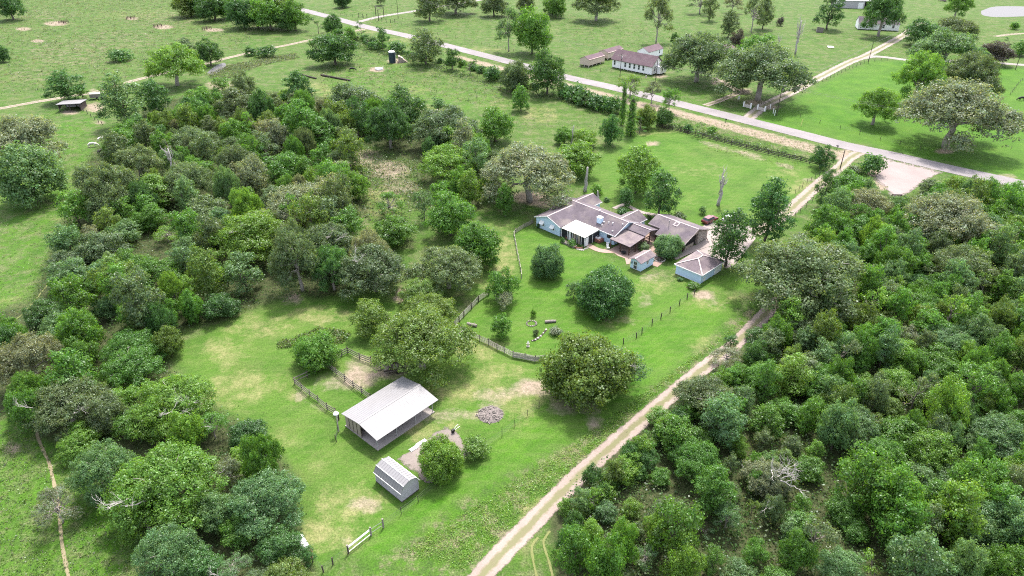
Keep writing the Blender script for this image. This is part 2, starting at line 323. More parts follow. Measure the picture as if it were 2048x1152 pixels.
def ground_mat():
    m, nt, bs = new_mat('turf_and_soil')
    tc = nt.nodes.new('ShaderNodeTexCoord'); vec = tc.outputs['Object']
    A = nt.nodes.new('ShaderNodeVertexColor'); A.layer_name = 'cover_a'; B = nt.nodes.new('ShaderNodeVertexColor'); B.layer_name = 'cover_b'
    sa = nt.nodes.new('ShaderNodeSeparateColor'); nt.links.new(A.outputs[0], sa.inputs[0])
    sb = nt.nodes.new('ShaderNodeSeparateColor'); nt.links.new(B.outputs[0], sb.inputs[0])
    straw, dirt, rough, litter = sa.outputs[0], sa.outputs[1], sa.outputs[2], A.outputs[1]
    lush, mow = sb.outputs[0], sb.outputs[1]
    n_big = noise_node(nt, 0.035, 5, 0.6, vec).outputs[0]; n_mid = noise_node(nt, 0.16, 6, 0.65, vec).outputs[0]
    n_fine = noise_node(nt, 0.9, 6, 0.7, vec).outputs[0]; n_vf = noise_node(nt, 4.0, 4, 0.7, vec).outputs[0]
    g1 = ramp(nt, n_mid, [(0.3, (0.024, 0.066, 0.008)), (0.5, (0.040, 0.094, 0.011)), (0.7, (0.064, 0.118, 0.020))]).outputs[0]
    g2 = ramp(nt, n_mid, [(0.3, (0.028, 0.088, 0.006)), (0.55, (0.047, 0.124, 0.008)), (0.75, (0.076, 0.148, 0.014))]).outputs[0]
    col = mix(nt, lush, g1, g2)
    col = mix(nt, math_n(nt, 'MULTIPLY', ramp(nt, n_big, [(0.38, 0.0), (0.65, 1.0)]).outputs[0], 0.35), col, (0.076, 0.116, 0.026))
    n_str = nt.nodes.new('ShaderNodeMapping'); n_str.inputs['Rotation'].default_value = (0, 0, math.radians(42)); n_str.inputs['Scale'].default_value = (0.25, 1.4, 1); nt.links.new(vec, n_str.inputs['Vector'])
    n_sw = noise_node(nt, 0.55, 6, 0.7, n_str.outputs[0]).outputs[0]
    col = mix(nt, math_n(nt, 'MULTIPLY', ramp(nt, n_sw, [(0.46, 0.0), (0.66, 1.0)]).outputs[0], math_n(nt, 'ADD', math_n(nt, 'MULTIPLY', mow, 0.34), 0.06)), col, (0.105, 0.138, 0.042))
    col = mix(nt, math_n(nt, 'MULTIPLY', ramp(nt, noise_node(nt, 0.09, 7, 0.75, vec).outputs[0], [(0.52, 0.0), (0.66, 1.0)]).outputs[0], 0.45), col, mix(nt, lush, (0.115, 0.115, 0.045), (0.03, 0.082, 0.008)))
    # weedy, tussocky pasture
    wv = math_n(nt, 'MULTIPLY', ramp(nt, noise_node(nt, 0.7, 8, 0.78, vec).outputs[0], [(0.45, 0.0), (0.58, 1.0)]).outputs[0], math_n(nt, 'MULTIPLY', rough, 0.75))
    col = mix(nt, wv, col, (0.038, 0.066, 0.018))
    wp = math_n(nt, 'MULTIPLY', ramp(nt, noise_node(nt, 0.26, 9, 0.8, vec).outputs[0], [(0.47, 0.0), (0.60, 1.0)]).outputs[0], math_n(nt, 'MULTIPLY', math_n(nt, 'MULTIPLY', rough, rough), 1.15, True))
    col = mix(nt, wp, col, ramp(nt, n_vf, [(0.35, (0.075, 0.075, 0.04)), (0.65, (0.175, 0.16, 0.095))]).outputs[0])
    # straw-coloured turf
    st = math_n(nt, 'ADD', math_n(nt, 'MULTIPLY', straw, 1.0), math_n(nt, 'MULTIPLY', math_n(nt, 'SUBTRACT', noise_node(nt, 0.24, 9, 0.78, vec).outputs[0], 0.5), 3.6), False)
    st = math_n(nt, 'MULTIPLY', ramp(nt, math_n(nt, 'SUBTRACT', st, 0.18), [(0.05, 0.0), (0.75, 0.8)]).outputs[0], math_n(nt, 'MULTIPLY', straw, 2.5, True))
    col = mix(nt, st, col, ramp(nt, n_fine, [(0.35, (0.13, 0.14, 0.05)), (0.65, (0.235, 0.21, 0.105))]).outputs[0])
    # faint mowing swaths
    mp = nt.nodes.new('ShaderNodeMapping'); mp.inputs['Rotation'].default_value = (0, 0, math.radians(44)); nt.links.new(vec, mp.inputs['Vector'])
    wv2 = nt.nodes.new('ShaderNodeTexWave'); wv2.inputs['Scale'].default_value = 0.22; wv2.inputs['Distortion'].default_value = 9; wv2.inputs['Detail'].default_value = 5; wv2.inputs['Detail Scale'].default_value = 0.35; wv2.inputs['Detail Roughness'].default_value = 0.7
    nt.links.new(mp.outputs[0], wv2.inputs['Vector'])
    col = mix(nt, math_n(nt, 'MULTIPLY', math_n(nt, 'MULTIPLY', wv2.outputs[1], n_mid), math_n(nt, 'MULTIPLY', mow, 0.26)), col, (0.11, 0.142, 0.045))
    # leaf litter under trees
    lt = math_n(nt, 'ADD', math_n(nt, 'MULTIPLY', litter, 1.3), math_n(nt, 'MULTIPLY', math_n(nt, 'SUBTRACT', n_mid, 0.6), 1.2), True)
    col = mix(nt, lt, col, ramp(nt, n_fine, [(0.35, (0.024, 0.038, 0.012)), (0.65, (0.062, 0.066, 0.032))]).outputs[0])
    # bare earth
    dd = ramp(nt, math_n(nt, 'ADD', math_n(nt, 'MULTIPLY', dirt, 1.4), math_n(nt, 'SUBTRACT', noise_node(nt, 0.45, 7, 0.72, vec).outputs[0], 0.75)), [(0.15, 0.0), (0.62, 1.0)]).outputs[0]
    col = mix(nt, dd, col, ramp(nt, n_fine, [(0.35, (0.165, 0.13, 0.098)), (0.65, (0.26, 0.21, 0.162))]).outputs[0])
    col = mix(nt, 0.55, col, ramp(nt, n_vf, [(0.34, 0.30), (0.66, 1.35)]).outputs[0], 'MULTIPLY')
    nt.links.new(col, bs.inputs['Base Color']); bs.inputs['Roughness'].default_value = 0.95; bs.inputs['Specular IOR Level'].default_value = 0.1
    b = nt.nodes.new('ShaderNodeBump'); b.inputs['Strength'].default_value = 0.8; b.inputs['Distance'].default_value = 0.35
    hh = math_n(nt, 'ADD', math_n(nt, 'MULTIPLY', n_fine, math_n(nt, 'ADD', rough, 0.15)), math_n(nt, 'MULTIPLY', n_vf, 0.25))
    nt.links.new(hh, b.inputs['Height']); nt.links.new(b.outputs[0], bs.inputs['Normal'])
    return m
tag(link('ground', gm, ground_mat()), kind='structure', label='grass, pasture and lawn ground sheet')

# ------------------------------------------------------------------ roads, tracks, yards
def track_mat(name, c1, c2, ruts=False, edge=0.75, grass=(0.10, 0.13, 0.04), nscale=0.6, hard=False):
    m, nt, bs = new_mat(name)
    tc = nt.nodes.new('ShaderNodeTexCoord'); vec = tc.outputs['Object']
    at = nt.nodes.new('ShaderNodeAttribute'); at.attribute_name = 'across'; ac = math_n(nt, 'ABSOLUTE', at.outputs['Fac'])
    n1 = noise_node(nt, nscale, 6, 0.7, vec).outputs[0]; n2 = noise_node(nt, nscale*0.18, 5, 0.6, vec).outputs[0]; n3 = noise_node(nt, nscale*7, 3, 0.7, vec).outputs[0]
    col = ramp(nt, n2, [(0.3, c1), (0.7, c2)]).outputs[0]
    col = mix(nt, 0.35, col, ramp(nt, n3, [(0.3, 0.5), (0.7, 1.2)]).outputs[0], 'MULTIPLY')
    if ruts:
        cen = ramp(nt, math_n(nt, 'ADD', ac, math_n(nt, 'MULTIPLY', math_n(nt, 'SUBTRACT', n1, 0.5), 0.9)), [(0.16, 1.0), (0.36, 0.0)]).outputs[0]
        col = mix(nt, math_n(nt, 'MULTIPLY', cen, 0.9), col, mix(nt, n1, (0.13, 0.10, 0.07), grass))
    nt.links.new(col, bs.inputs['Base Color']); bs.inputs['Roughness'].default_value = 0.93; bs.inputs['Specular IOR Level'].default_value = 0.15
    e = math_n(nt, 'ADD', ac, math_n(nt, 'MULTIPLY', math_n(nt, 'SUBTRACT', n1, 0.5), 0.12 if hard else 0.75))
    al = ramp(nt, e, [(edge, 1.0), (edge + (0.04 if hard else 0.16), 0.0)]).outputs[0]
    nt.links.new(al, bs.inputs['Alpha'])
    b = nt.nodes.new('ShaderNodeBump'); b.inputs['Strength'].default_value = 0.3; b.inputs['Distance'].default_value = 0.08
    nt.links.new(n1, b.inputs['Height']); nt.links.new(b.outputs[0], bs.inputs['Normal'])
    return m
M['asphalt'] = track_mat('worn_pale_asphalt', (0.155, 0.14, 0.145), (0.205, 0.185, 0.188), False, 0.9, nscale=0.8, hard=True)
M['lane'] = track_mat('pale_sand_lane', (0.19, 0.15, 0.13), (0.26, 0.21, 0.185), True, 0.68)
M['gravel_lane'] = track_mat('gravel_lane', (0.195, 0.162, 0.14), (0.255, 0.217, 0.196), True, 0.75)
M['grey_lane'] = track_mat('grey_gravel_lane', (0.18, 0.162, 0.153), (0.23, 0.21, 0.196), False, 0.8)
M['footpath'] = track_mat('trodden_path', (0.15, 0.13, 0.08), (0.23, 0.19, 0.12), False, 0.45)
M['rut'] = track_mat('faint_rut', (0.09, 0.115, 0.03), (0.15, 0.15, 0.065), False, 0.3)
def catmull(pts, step):
    pts = [Vector(p) for p in pts]; out = []
    ext = [pts[0]*2 - pts[1]] + pts + [pts[-1]*2 - pts[-2]]
    for i in range(1, len(ext) - 2):
        p0, p1, p2, p3 = ext[i-1:i+3]; n = max(2, int((p2 - p1).length / step))
        for k in range(n):
            t = k / n
            out.append(0.5*((2*p1) + (p2-p0)*t + (2*p0-5*p1+4*p2-p3)*t*t + (3*p1-p0-3*p2+p3)*t**3))
    out.append(pts[-1]); return out
def strip(name, pxs, width, z, mat, label, step=2.0):
    c = catmull([P(x, y) for x, y in pxs], step); v = []; f = []; ac = []
    ts = (-1, -0.5, 0, 0.5, 1)
    for i, p in enumerate(c):
        d = (c[min(i+1, len(c)-1)] - c[max(i-1, 0)]); d.z = 0; d.normalize(); s = Vector((d.y, -d.x, 0))
        for t in ts: v.append((p.x + s.x*t*width/2, p.y + s.y*t*width/2, z)); ac.append(t)
    for i in range(len(c)-1):
        for j in range(4): a = i*5+j; f.append((a, a+1, a+6, a+5))
    me = bpy.data.meshes.new(name); me.from_pydata(v, [], f)
    me.attributes.new('across', 'FLOAT', 'POINT').data.foreach_set('value', ac)
    return tag(link(name, me, mat), label, kind='structure')
ROAD = [(380,-30),(500,-4),(560,9),(613,22),(660,34),(737,55),(811,71),(930,101),(1012,122),(1125,152.5),(1234,177),(1363,209),(1500,243),(1600,268),(1690,291),(1780,310),(1900,338),(2030,366),(2200,405),(2500,470)]
strip('road', ROAD, 7.8, 0.06, M['asphalt'], 'pale paved country road crossing the scene')
strip('ranch_drive', [(716,44),(762,33),(830,22),(890,11),(985,-4)], 5.0, 0.045, M['grey_lane'], 'pale drive through the timber entrance frame')
LANE = [(930,1190),(1000,1112),(1060,1050),(1140,968),(1230,886),(1300,826),(1345,788),(1400,742),(1445,708),(1492,668),(1540,618),(1585,574),(1600,540),(1570,515)]
strip('dirt_lane', LANE, 3.7, 0.03, M['lane'], 'pale two-track dirt lane beside the wood')
strip('driveway', [(1735,296),(1700,316),(1676,338),(1640,366),(1600,402),(1560,437),(1500,468),(1450,475)], 4.6, 0.035, M['lane'], 'two-track drive from the road to the house')
strip('pasture_track', [(-60,226),(0,217),(60,206),(120,196),(190,184),(250,166),(300,153),(400,130),(480,110),(545,96),(580,89),(625,79),(690,66),(728,58)], 4.0, 0.03, M['lane'], 'pale track across the back pasture')
strip('school_track', [(1410,211),(1432,204),(1462,192),(1476,184),(1462,174),(1440,164),(1428,156)], 3.6, 0.03, M['lane'], 'short dirt track beside the schoolhouse oak')
strip('gravel_lane', [(1497,236),(1528,212),(1580,186),(1645,152),(1700,124),(1735,110),(1800,75),(1822,60),(1850,45)], 5.4, 0.04, M['gravel_lane'], 'gravel lane up to the white farmhouse')
strip('side_lane', [(1722,117),(1745,113),(1775,115),(1830,121),(1960,124),(2048,130),(2120,133)], 4.6, 0.035, M['grey_lane'], 'grey lane branching right towards the pond')
strip('far_lane', [(1990,73),(2020,69),(2048,67),(2120,64)], 3.5, 0.03, M['lane'], 'thin far lane below the pond')
strip('cow_path', [(70,845),(76,875),(86,900),(98,925),(104,950),(110,975),(118,1020),(121,1060),(126,1100),(134,1140),(145,1185)], .8, 0.02, M['footpath'], 'trodden cattle path in the left pasture')
strip('worn_path', [(95,570),(70,600),(45,628),(15,652),(-20,675)], 1.0, 0.02, M['rut'], 'thin worn path in the left pasture')
strip('wheel_ruts', [(1100,1062),(1087,1082),(1092,1105),(1100,1130),(1108,1165)], .8, 0.02, M['rut'], 'right faint wheel rut at the wood edge')
strip('wheel_ruts', [(1076,1075),(1064,1092),(1066,1120),(1075,1160)], .8, 0.02, M['rut'], 'left faint wheel rut at the wood edge')
def patch(name, pxs, z, mat, label, kind='structure', grow=1.0):
    pts = [P(x, y) for x, y in pxs]; c = sum(pts, Vector())/len(pts)
    ring = catmull(pts + [pts[0]], 0.8)[:-1]; n = len(ring)
    v = [(c.x, c.y, z)]; ac = [0.0]; f = []
    for t in (0.35, 0.7, 1.0):
        for p in ring: q = c + (p - c)*t*grow; v.append((q.x, q.y, z)); ac.append(t)
    for i in range(n):
        j = (i+1) % n; f.append((0, 1+i, 1+j))
        for k in (0, 1): f.append((1+k*n+i, 1+(k+1)*n+i, 1+(k+1)*n+j, 1+k*n+j))
    me = bpy.data.meshes.new(name); me.from_pydata(v, [], f)
    me.attributes.new('across', 'FLOAT', 'POINT').data.foreach_set('value', ac)
    return tag(link(name, me, mat), label, kind=kind)
M['lot'] = track_mat('graded_gravel', (0.185, 0.15, 0.145), (0.24, 0.2, 0.19), False, 0.85)
M['soil'] = track_mat('garden_soil', (0.12, 0.10, 0.09), (0.2, 0.17, 0.155), False, 0.9)
M['paving'] = track_mat('brick_paving', (0.22, 0.155, 0.13), (0.28, 0.20, 0.17), False, 0.96, hard=True)
M['slab'] = track_mat('concrete_apron', (0.22, 0.183, 0.174), (0.272, 0.23, 0.217), False, 0.97, hard=True)
patch('gravel_lot', [(1765,314),(1820,327),(1884,343),(1868,353),(1835,375),(1806,394),(1786,398),(1768,375),(1750,358),(1757,335)], 0.05, M['lot'], 'pale graded gravel lot beside the road')
patch('garden_plot', [(793,919),(815,903),(850,880),(888,853),(906,858),(930,885),(946,906),(905,935),(860,967),(825,944)], 0.022, M['soil'], 'bare soil vegetable plot beside the gambrel shed')
patch('water_pond', [(1962,22),(1985,14),(2020,12.5),(2060,14),(2090,20),(2085,30),(2040,33),(1990,34),(1965,30)], 0.03, M['water'], 'pale grey stock pond in the far pasture')
patch('reed_pond', [(414,146),(428,134),(446,126),(452,130),(444,140),(428,149)], 0.03, M['water'], 'small pale pond behind the left trees')

# ------------------------------------------------------------------ foliage prototypes
def leaf_mesh(name, cen, nrm, size, col, aspect=0.75):
    n = len(cen)
    nrm = nrm / (np.linalg.norm(nrm, axis=1, keepdims=True) + 1e-9)
    r = RNG.normal(size=(n, 3)); t = np.cross(nrm, r); t /= (np.linalg.norm(t, axis=1, keepdims=True) + 1e-9); b = np.cross(nrm, t)
    s = size[:, None] * 0.5
    bend = nrm * s * 0.35
    v = np.stack([cen - t*s, cen - b*s*aspect + bend, cen + t*s, cen + b*s*aspect - bend*0.3], 1).reshape(-1, 3)
    me = bpy.data.meshes.new(name); me.vertices.add(4*n); me.vertices.foreach_set('co', v.astype(np.float32).ravel())
    me.loops.add(4*n); me.loops.foreach_set('vertex_index', np.arange(4*n, dtype=np.int32))
    me.polygons.add(n); me.polygons.foreach_set('loop_start', np.arange(0, 4*n, 4, dtype=np.int32)); me.polygons.foreach_set('loop_total', np.full(n, 4, dtype=np.int32))
    me.update(calc_edges=True); me.validate()
    ca = me.color_attributes.new('leaf', 'FLOAT_COLOR', 'POINT')
    c4 = np.repeat(np.concatenate([col, np.ones((n, 1))], 1), 4, 0)
    ca.data.foreach_set('color', c4.astype(np.float32).ravel())
    me.materials.append(M['leaf']); return me
def crown(name, lobes, leaf, density, clump=0.55, lo=-0.55, tip=0.0):
    """lobes: (cx,cy,cz,rx,rz). Leaves gathered in sprays over each lobe."""
    C_, N_, S_, K_ = [], [], [], []
    for (cx, cy, cz, rx, rz) in lobes:
        area = 2*math.pi*rx*(rx + rz)
        nleaf = max(12, int(area * density / (leaf*leaf)))
        per = 11; ncl = max(3, nleaf // per)
        d = RNG.normal(size=(ncl*3, 3)); d /= np.linalg.norm(d, axis=1, keepdims=True)
        d = d[d[:, 2] > lo + 0.3*RNG.random(len(d))][:ncl]; ncl = len(d)
        rr = 1.0 - 0.38*RNG.random(ncl)**2.0 + 0.13*RNG.normal(size=ncl) + np.where(RNG.random(ncl) < .09, RNG.random(ncl)*.45, 0)
        cc = np.array([cx, cy, cz]) + d * np.array([rx, rx, rz]) * rr[:, None]
        k = RNG.integers(per-4, per+5, ncl); rep = np.repeat(np.arange(ncl), k); n = len(rep)
        off = RNG.normal(size=(n, 3)) * clump * np.array([0.5, 0.5, 0.33]); 
        off[:, 2] -= 0.12*np.abs(off[:, 0]) 
        C_.append(cc[rep] + off)
        od = off / (np.linalg.norm(off, axis=1, keepdims=True) + 1e-6)
        N_.append(d[rep]*0.75 + np.array([0, 0, 0.38]) + od*0.5 + RNG.normal(size=(n, 3))*0.38)
        S_.append(leaf * (0.65 + 0.7*RNG.random(n)))
        tone = (0.72 + 0.56*RNG.random(ncl))[rep] * (0.85 + 0.3*RNG.random(n))
        hue = (RNG.normal(size=ncl)*0.06)[rep] + RNG.normal(size=n)*0.04
        K_.append(np.stack([tone*(1+hue), tone, tone*(1-hue*0.6)], 1))
    return leaf_mesh(name, np.concatenate(C_), np.concatenate(N_), np.concatenate(S_), np.clip(np.concatenate(K_), 0.2, 1.8))
def branchy(mb, a, b, r0, r1, wig=0.12, n=5, k=6):
    a = Vector(a); b = Vector(b); L = (b - a).length; pts = []; rad = []
    for i in range(n + 1):
        t = i / n; w = math.sin(t*math.pi) * wig * L
        pts.append(a.lerp(b, t) + Vector((random.uniform(-w, w), random.uniform(-w, w), random.uniform(-w, w)*0.4))); rad.append(r0 + (r1 - r0)*t)
    mb.tube(pts, rad, k); return pts
def tree_proto(name, W, Hc, gap, nlobes, leaf, density, form, trunk_r, pale=False, clump=0.55):
    R = W/2; lobes = []
    zc = gap + Hc/2
    if form == 'spread':
        for i in range(nlobes):
            a = 2.4*i + random.uniform(-.4, .4); q = math.sqrt((i + 0.5)/nlobes); rr = R*0.80*q
            lr = R*random.uniform(0.26, 0.40)*(1.08 - 0.32*q)
            z = gap + Hc*(0.66 - 0.42*q*q + random.uniform(-.10, .12))
            lobes.append((rr*math.cos(a), rr*math.sin(a), z, lr, lr*random.uniform(0.6, 0.82)))
    elif form == 'round':
        for i in range(nlobes):
            zz = 1 - 1.75*(i + 0.5)/nlobes; a = 2.4*i + random.uniform(-.5, .5); q = math.sqrt(max(0, 1 - zz*zz))
            lr = R*random.uniform(0.34, 0.52)
            lobes.append((R*0.68*q*math.cos(a), R*0.68*q*math.sin(a), zc + Hc*0.36*zz + random.uniform(-.3, .3), lr, lr*random.uniform(.72, .95)))
        lobes.append((0, 0, zc, R*0.6, Hc*0.36))
    elif form == 'tall':
        for i in range(nlobes):
            t = (i + 0.5)/nlobes; a = 2.4*i + random.uniform(-.5, .5); prof = math.sin(math.pi*min(1, 0.22 + 0.72*t))
            lr = R*random.uniform(0.42, 0.60)*(0.65 + 0.45*prof)
            lobes.append((R*0.6*prof*math.cos(a), R*0.6*prof*math.sin(a), gap + Hc*(0.1 + 0.82*t), lr, lr*random.uniform(.8, 1.05)))
    elif form == 'open':
        for i in range(nlobes):
            a = 2.4*i + random.uniform(-.7, .7); q = math.sqrt(random.uniform(0.02, 1)); lr = R*random.uniform(0.17, 0.30)
            lobes.append((R*0.8*q*math.cos(a), R*0.8*q*math.sin(a), gap + Hc*(0.78 - 0.55*q*q*random.uniform(.4, 1.1)), lr, lr*random.uniform(.5, .75)))
    elif form == 'bush':
        for i in range(nlobes):
            a = 2.4*i; q = math.sqrt((i+.3)/nlobes); lr = R*random.uniform(.4, .6)
            lobes.append((R*0.58*q*math.cos(a), R*0.58*q*math.sin(a), Hc*(0.5 - 0.15*q + random.uniform(-.1, .1)), lr, min(lr, Hc*.45)))
    elif form == 'column':
        for i in range(nlobes):
            t = i/(nlobes-1); lr = R*random.uniform(.55, .95)*(1.0 - .35*t)
            lobes.append((random.uniform(-.25, .25)*R, random.uniform(-.25, .25)*R, Hc*(0.08 + .88*t), lr, lr*1.3))
    # smaller outlying lobes roughen the outline
    if form in ('spread', 'round', 'tall'):
        for (x, y, z, r, rz) in list(lobes):
            for _ in range(2):
                d = Vector((x, y, (z - zc)*0.8 + 0.35*R)); d = (d.normalized() if d.length > .1 else Vector((0, 0, 1))) + Vector((random.uniform(-.9, .9), random.uniform(-.9, .9), random.uniform(-.5, .6)))
                d.normalize(); s = random.uniform(.30, .46)
                lobes.append((x + d.x*r*.85, y + d.y*r*.85, z + d.z*rz*.85, r*s, rz*s))
    # fit to the wanted size
    ex = max(max(math.hypot(l[0], l[1]) + l[3] for l in lobes), .1); k = R/ex
    zt = max(l[2] + l[4] for l in lobes); zb = min(l[2] - l[4]*.6 for l in lobes)
    kz = Hc/(zt - zb); g0 = gap if form not in ('bush', 'column') else 0
    lobes = [(x*k, y*k, g0 + (z - zb)*kz, r*k, rz*min(k, kz)) for x, y, z, r, rz in lobes]
    cm = crown(name + '_crown', lobes, leaf, density, clump, lo=-0.9 if form in ('bush', 'column', 'round', 'tall') else -0.65)
    tm = None
    if form not in ('bush',):
        mb = MB(); top = Vector((random.uniform(-.3, .3), random.uniform(-.3, .3), g0 + Hc*0.35))
        if form == 'column': top = Vector((0, 0, Hc*.95))
        pts = branchy(mb, (0, 0, -0.15), top, trunk_r, trunk_r*0.6, 0.05, 5, 8)
        big = sorted(lobes, key=lambda l: -l[3])[:10 if form != 'open' else 16]
        for l in big:
            st = pts[random.choice((3, 4, 5))]
            e = branchy(mb, st, (l[0], l[1], l[2] + l[4]*(.2 if form != 'open' else .55)), trunk_r*0.5, trunk_r*0.10, 0.13, 5, 5)
            for _ in range(2 if form != 'open' else 4):
                d = Vector((random.uniform(-1, 1), random.uniform(-1, 1), random.uniform(0, 1))).normalized()*l[3]*.95
                branchy(mb, e[3], Vector((l[0], l[1], l[2])) + d, trunk_r*0.2, trunk_r*0.05, 0.15, 3, 4)
        tm = mb.mesh(name + '_trunk'); tm.materials.append(M['bark_pale'] if pale else M['bark'])
        tm.polygons.foreach_set('use_smooth', [True]*len(tm.polygons))
    return dict(W=W, Hc=Hc, gap=g0, crown=cm, trunk=tm)
PR = {}
PR['oak'] = [tree_proto('oak', 19, 10, 2.0, n, 0.27, dn, 'spread', 0.6, True, .52) for n, dn in ((28, 1.3), (34, 1.2), (24, 1.35), (30, 1.15))]
PR['round'] = [tree_proto('round', 10, 8, .7, n, 0.25, 1.6, 'round', 0.28, False, .46) for n in (11, 14, 12, 9, 16, 8)]
PR['dome'] = [tree_proto('dome', 13, 7.5, .25, n, 0.25, 1.9, 'round', 0.3, False, .46) for n in (20, 17)]
PR['tall'] = [tree_proto('tall', 8, 11, 1.0, n, 0.25, 1.5, 'tall', 0.24, False, .42) for n in (12, 10, 14, 8)]
PR['open'] = [tree_proto('open', 11, 7.5, 1.9, n, 0.25, 1.1, 'open', 0.26, True, .5) for n in (20, 17, 24)]
PR['young'] = [tree_proto('young', 6, 6.5, .5, n, 0.21, 1.5, f, 0.13, False, .36) for n, f in ((8, 'round'), (9, 'tall'), (7, 'round'), (10, 'tall'), (6, 'open'), (11, 'round'))]
PR['shrub'] = [tree_proto('shrub', 3, 2.3, 0, n, 0.21, 1.6, 'bush', .1, False, .36) for n in (6, 8, 5)]
PR['column'] = [tree_proto('column', 4.2, 12, 0, 14, 0.30, 1.3, 'column', .35, False, .45)]
def limb_proto(name, L):
    mb = MB()
    def rec(a, d, ln, r, lev):
        e = a + d*ln; pts = branchy(mb, a, e, r, r*.45, .10, 4, 5)
        if lev > 0:
            for _ in range(3 if lev > 1 else 3):
                nd = (d + Vector((random.uniform(-1, 1), random.uniform(-1, 1), random.uniform(-.35, .65)))*.95).normalized()
                rec(pts[random.choice((2, 3, 4))], nd, ln*random.uniform(.5, .72), r*.5, lev-1)
    rec(Vector((0, 0, 0)), Vector((.75, .1, .65)).normalized(), L, .11, 3)
    m = mb.mesh(name); m.materials.append(M['bare_wood']); m.polygons.foreach_set('use_smooth', [True]*len(m.polygons)); return m
LIMB = [limb_proto('dead_limb', 2.6) for _ in range(4)]
def snag_proto(h, r, n, spread):
    mb = MB(); pts = branchy(mb, (0, 0, -.1), (random.uniform(-.6, .6), random.uniform(-.6, .6), h), r, r*.4, .03, 7, 7)
    for i in range(n):
        a = pts[random.randint(2, 5)]; t = 6.28*i/max(n, 1) + random.uniform(-.5, .5)
        e = branchy(mb, a, a + Vector((math.cos(t)*spread*.55, math.sin(t)*spread*.55, random.uniform(1.0, 1.9)*spread)), r*.4, r*.1, .15, 4, 5)
        for _ in range(2):
            t = random.uniform(0, 6.28); branchy(mb, e[2], e[4] + Vector((math.cos(t)*.5, math.sin(t)*.5, 1.2))*spread*.4, r*.2, r*.05, .15, 3, 4)
    m = mb.mesh('snag'); m.materials.append(M['bare_wood']); m.polygons.foreach_set('use_smooth', [True]*len(m.polygons)); return m

TINT = {'g': (0.084, 0.190, 0.027), 'y': (0.122, 0.232, 0.032), 'd': (0.058, 0.138, 0.032), 'k': (0.098, 0.148, 0.060), 'p': (0.165, 0.195, 0.110), 'b': (0.104, 0.192, 0.070), 'o': (0.108, 0.176, 0.033), 'v': (0.070, 0.066, 0.058)}
TWORD = {'g': 'mid green', 'y': 'bright yellow-green', 'd': 'dark green', 'k': 'dull grey-green', 'p': 'pale tan-grey', 'b': 'silvery blue-green', 'o': 'olive', 'v': 'dark purplish'}
FORM = {'oak': ('live_oak', 'spreading oak'), 'round': ('leafy_tree', 'rounded tree'), 'dome': ('leafy_tree', 'rounded tree'), 'tall': ('tall_tree', 'upright tree'), 'open': ('thin_crowned_tree', 'thin-crowned tree'), 'young': ('young_tree', 'young tree'), 'shrub': ('shrub', 'shrub'), 'column': ('vine_covered_snag', 'vine-covered column')}
LANDMARKS = [((780,820), 'metal-roofed barn'), ((800,955), 'gambrel shed'), ((1150,420), 'blue house'), ((1400,530), 'hip-roofed garage'), ((1360,455), 'stone-fronted building'), ((1283,520), 'small blue shed'),
 ((1270,120), 'white schoolhouse'), ((1175,115), 'beige shed'), ((133,207), 'cattle shelter'), ((790,115), 'water tank'), ((757,138), 'round stock trough'), ((1820,350), 'gravel lot'), ((2010,25), 'far pond'), ((435,140), 'left pond'),
 ((748,28), 'timber entrance frame'), ((670,760), 'horse pens'), ((980,828), 'ash heap'), ((1000,695), 'plank yard fence'), ((1430,330), 'front lawn'), ((1755,42), 'white farmhouse'), ((1660,55), 'leaning shed'), ((60,420), 'left pasture'),
 ((110,980), 'cattle path'), ((0,1152), 'bottom left corner'), ((2048,1152), 'bottom right corner'), ((0,0), 'top left corner'), ((1024,400), 'great mossy oak'), ((1480,965), 'bare white branches'),
 ((1370,1110), 'bottom-edge yellow tree'), ((1590,560), 'shaded lane bend'), ((1300,820), 'middle of the lane'), ((1080,1030), 'lane bottom end'), ((2048,600), 'right edge'), ((2048,860), 'lower right edge'), ((730,1080), 'metal field gate'),
 ((350,345), 'tall bare snag'), ((570,220), 'back paddock'), ((480,600), 'mown clearing top'), ((620,390), 'pale left oak'), ((1500,235), 'lane mouth'), ((1895,300), 'tan oak trunk'), ((1740,112), 'lane fork'), ((1700,470), 'wood north edge'), ((1750,640), 'wood middle'), ((1650,820), 'wood centre hollow'), ((1820,980), 'lower wood'), ((1100,470), 'white porch roof')]
TREES = []
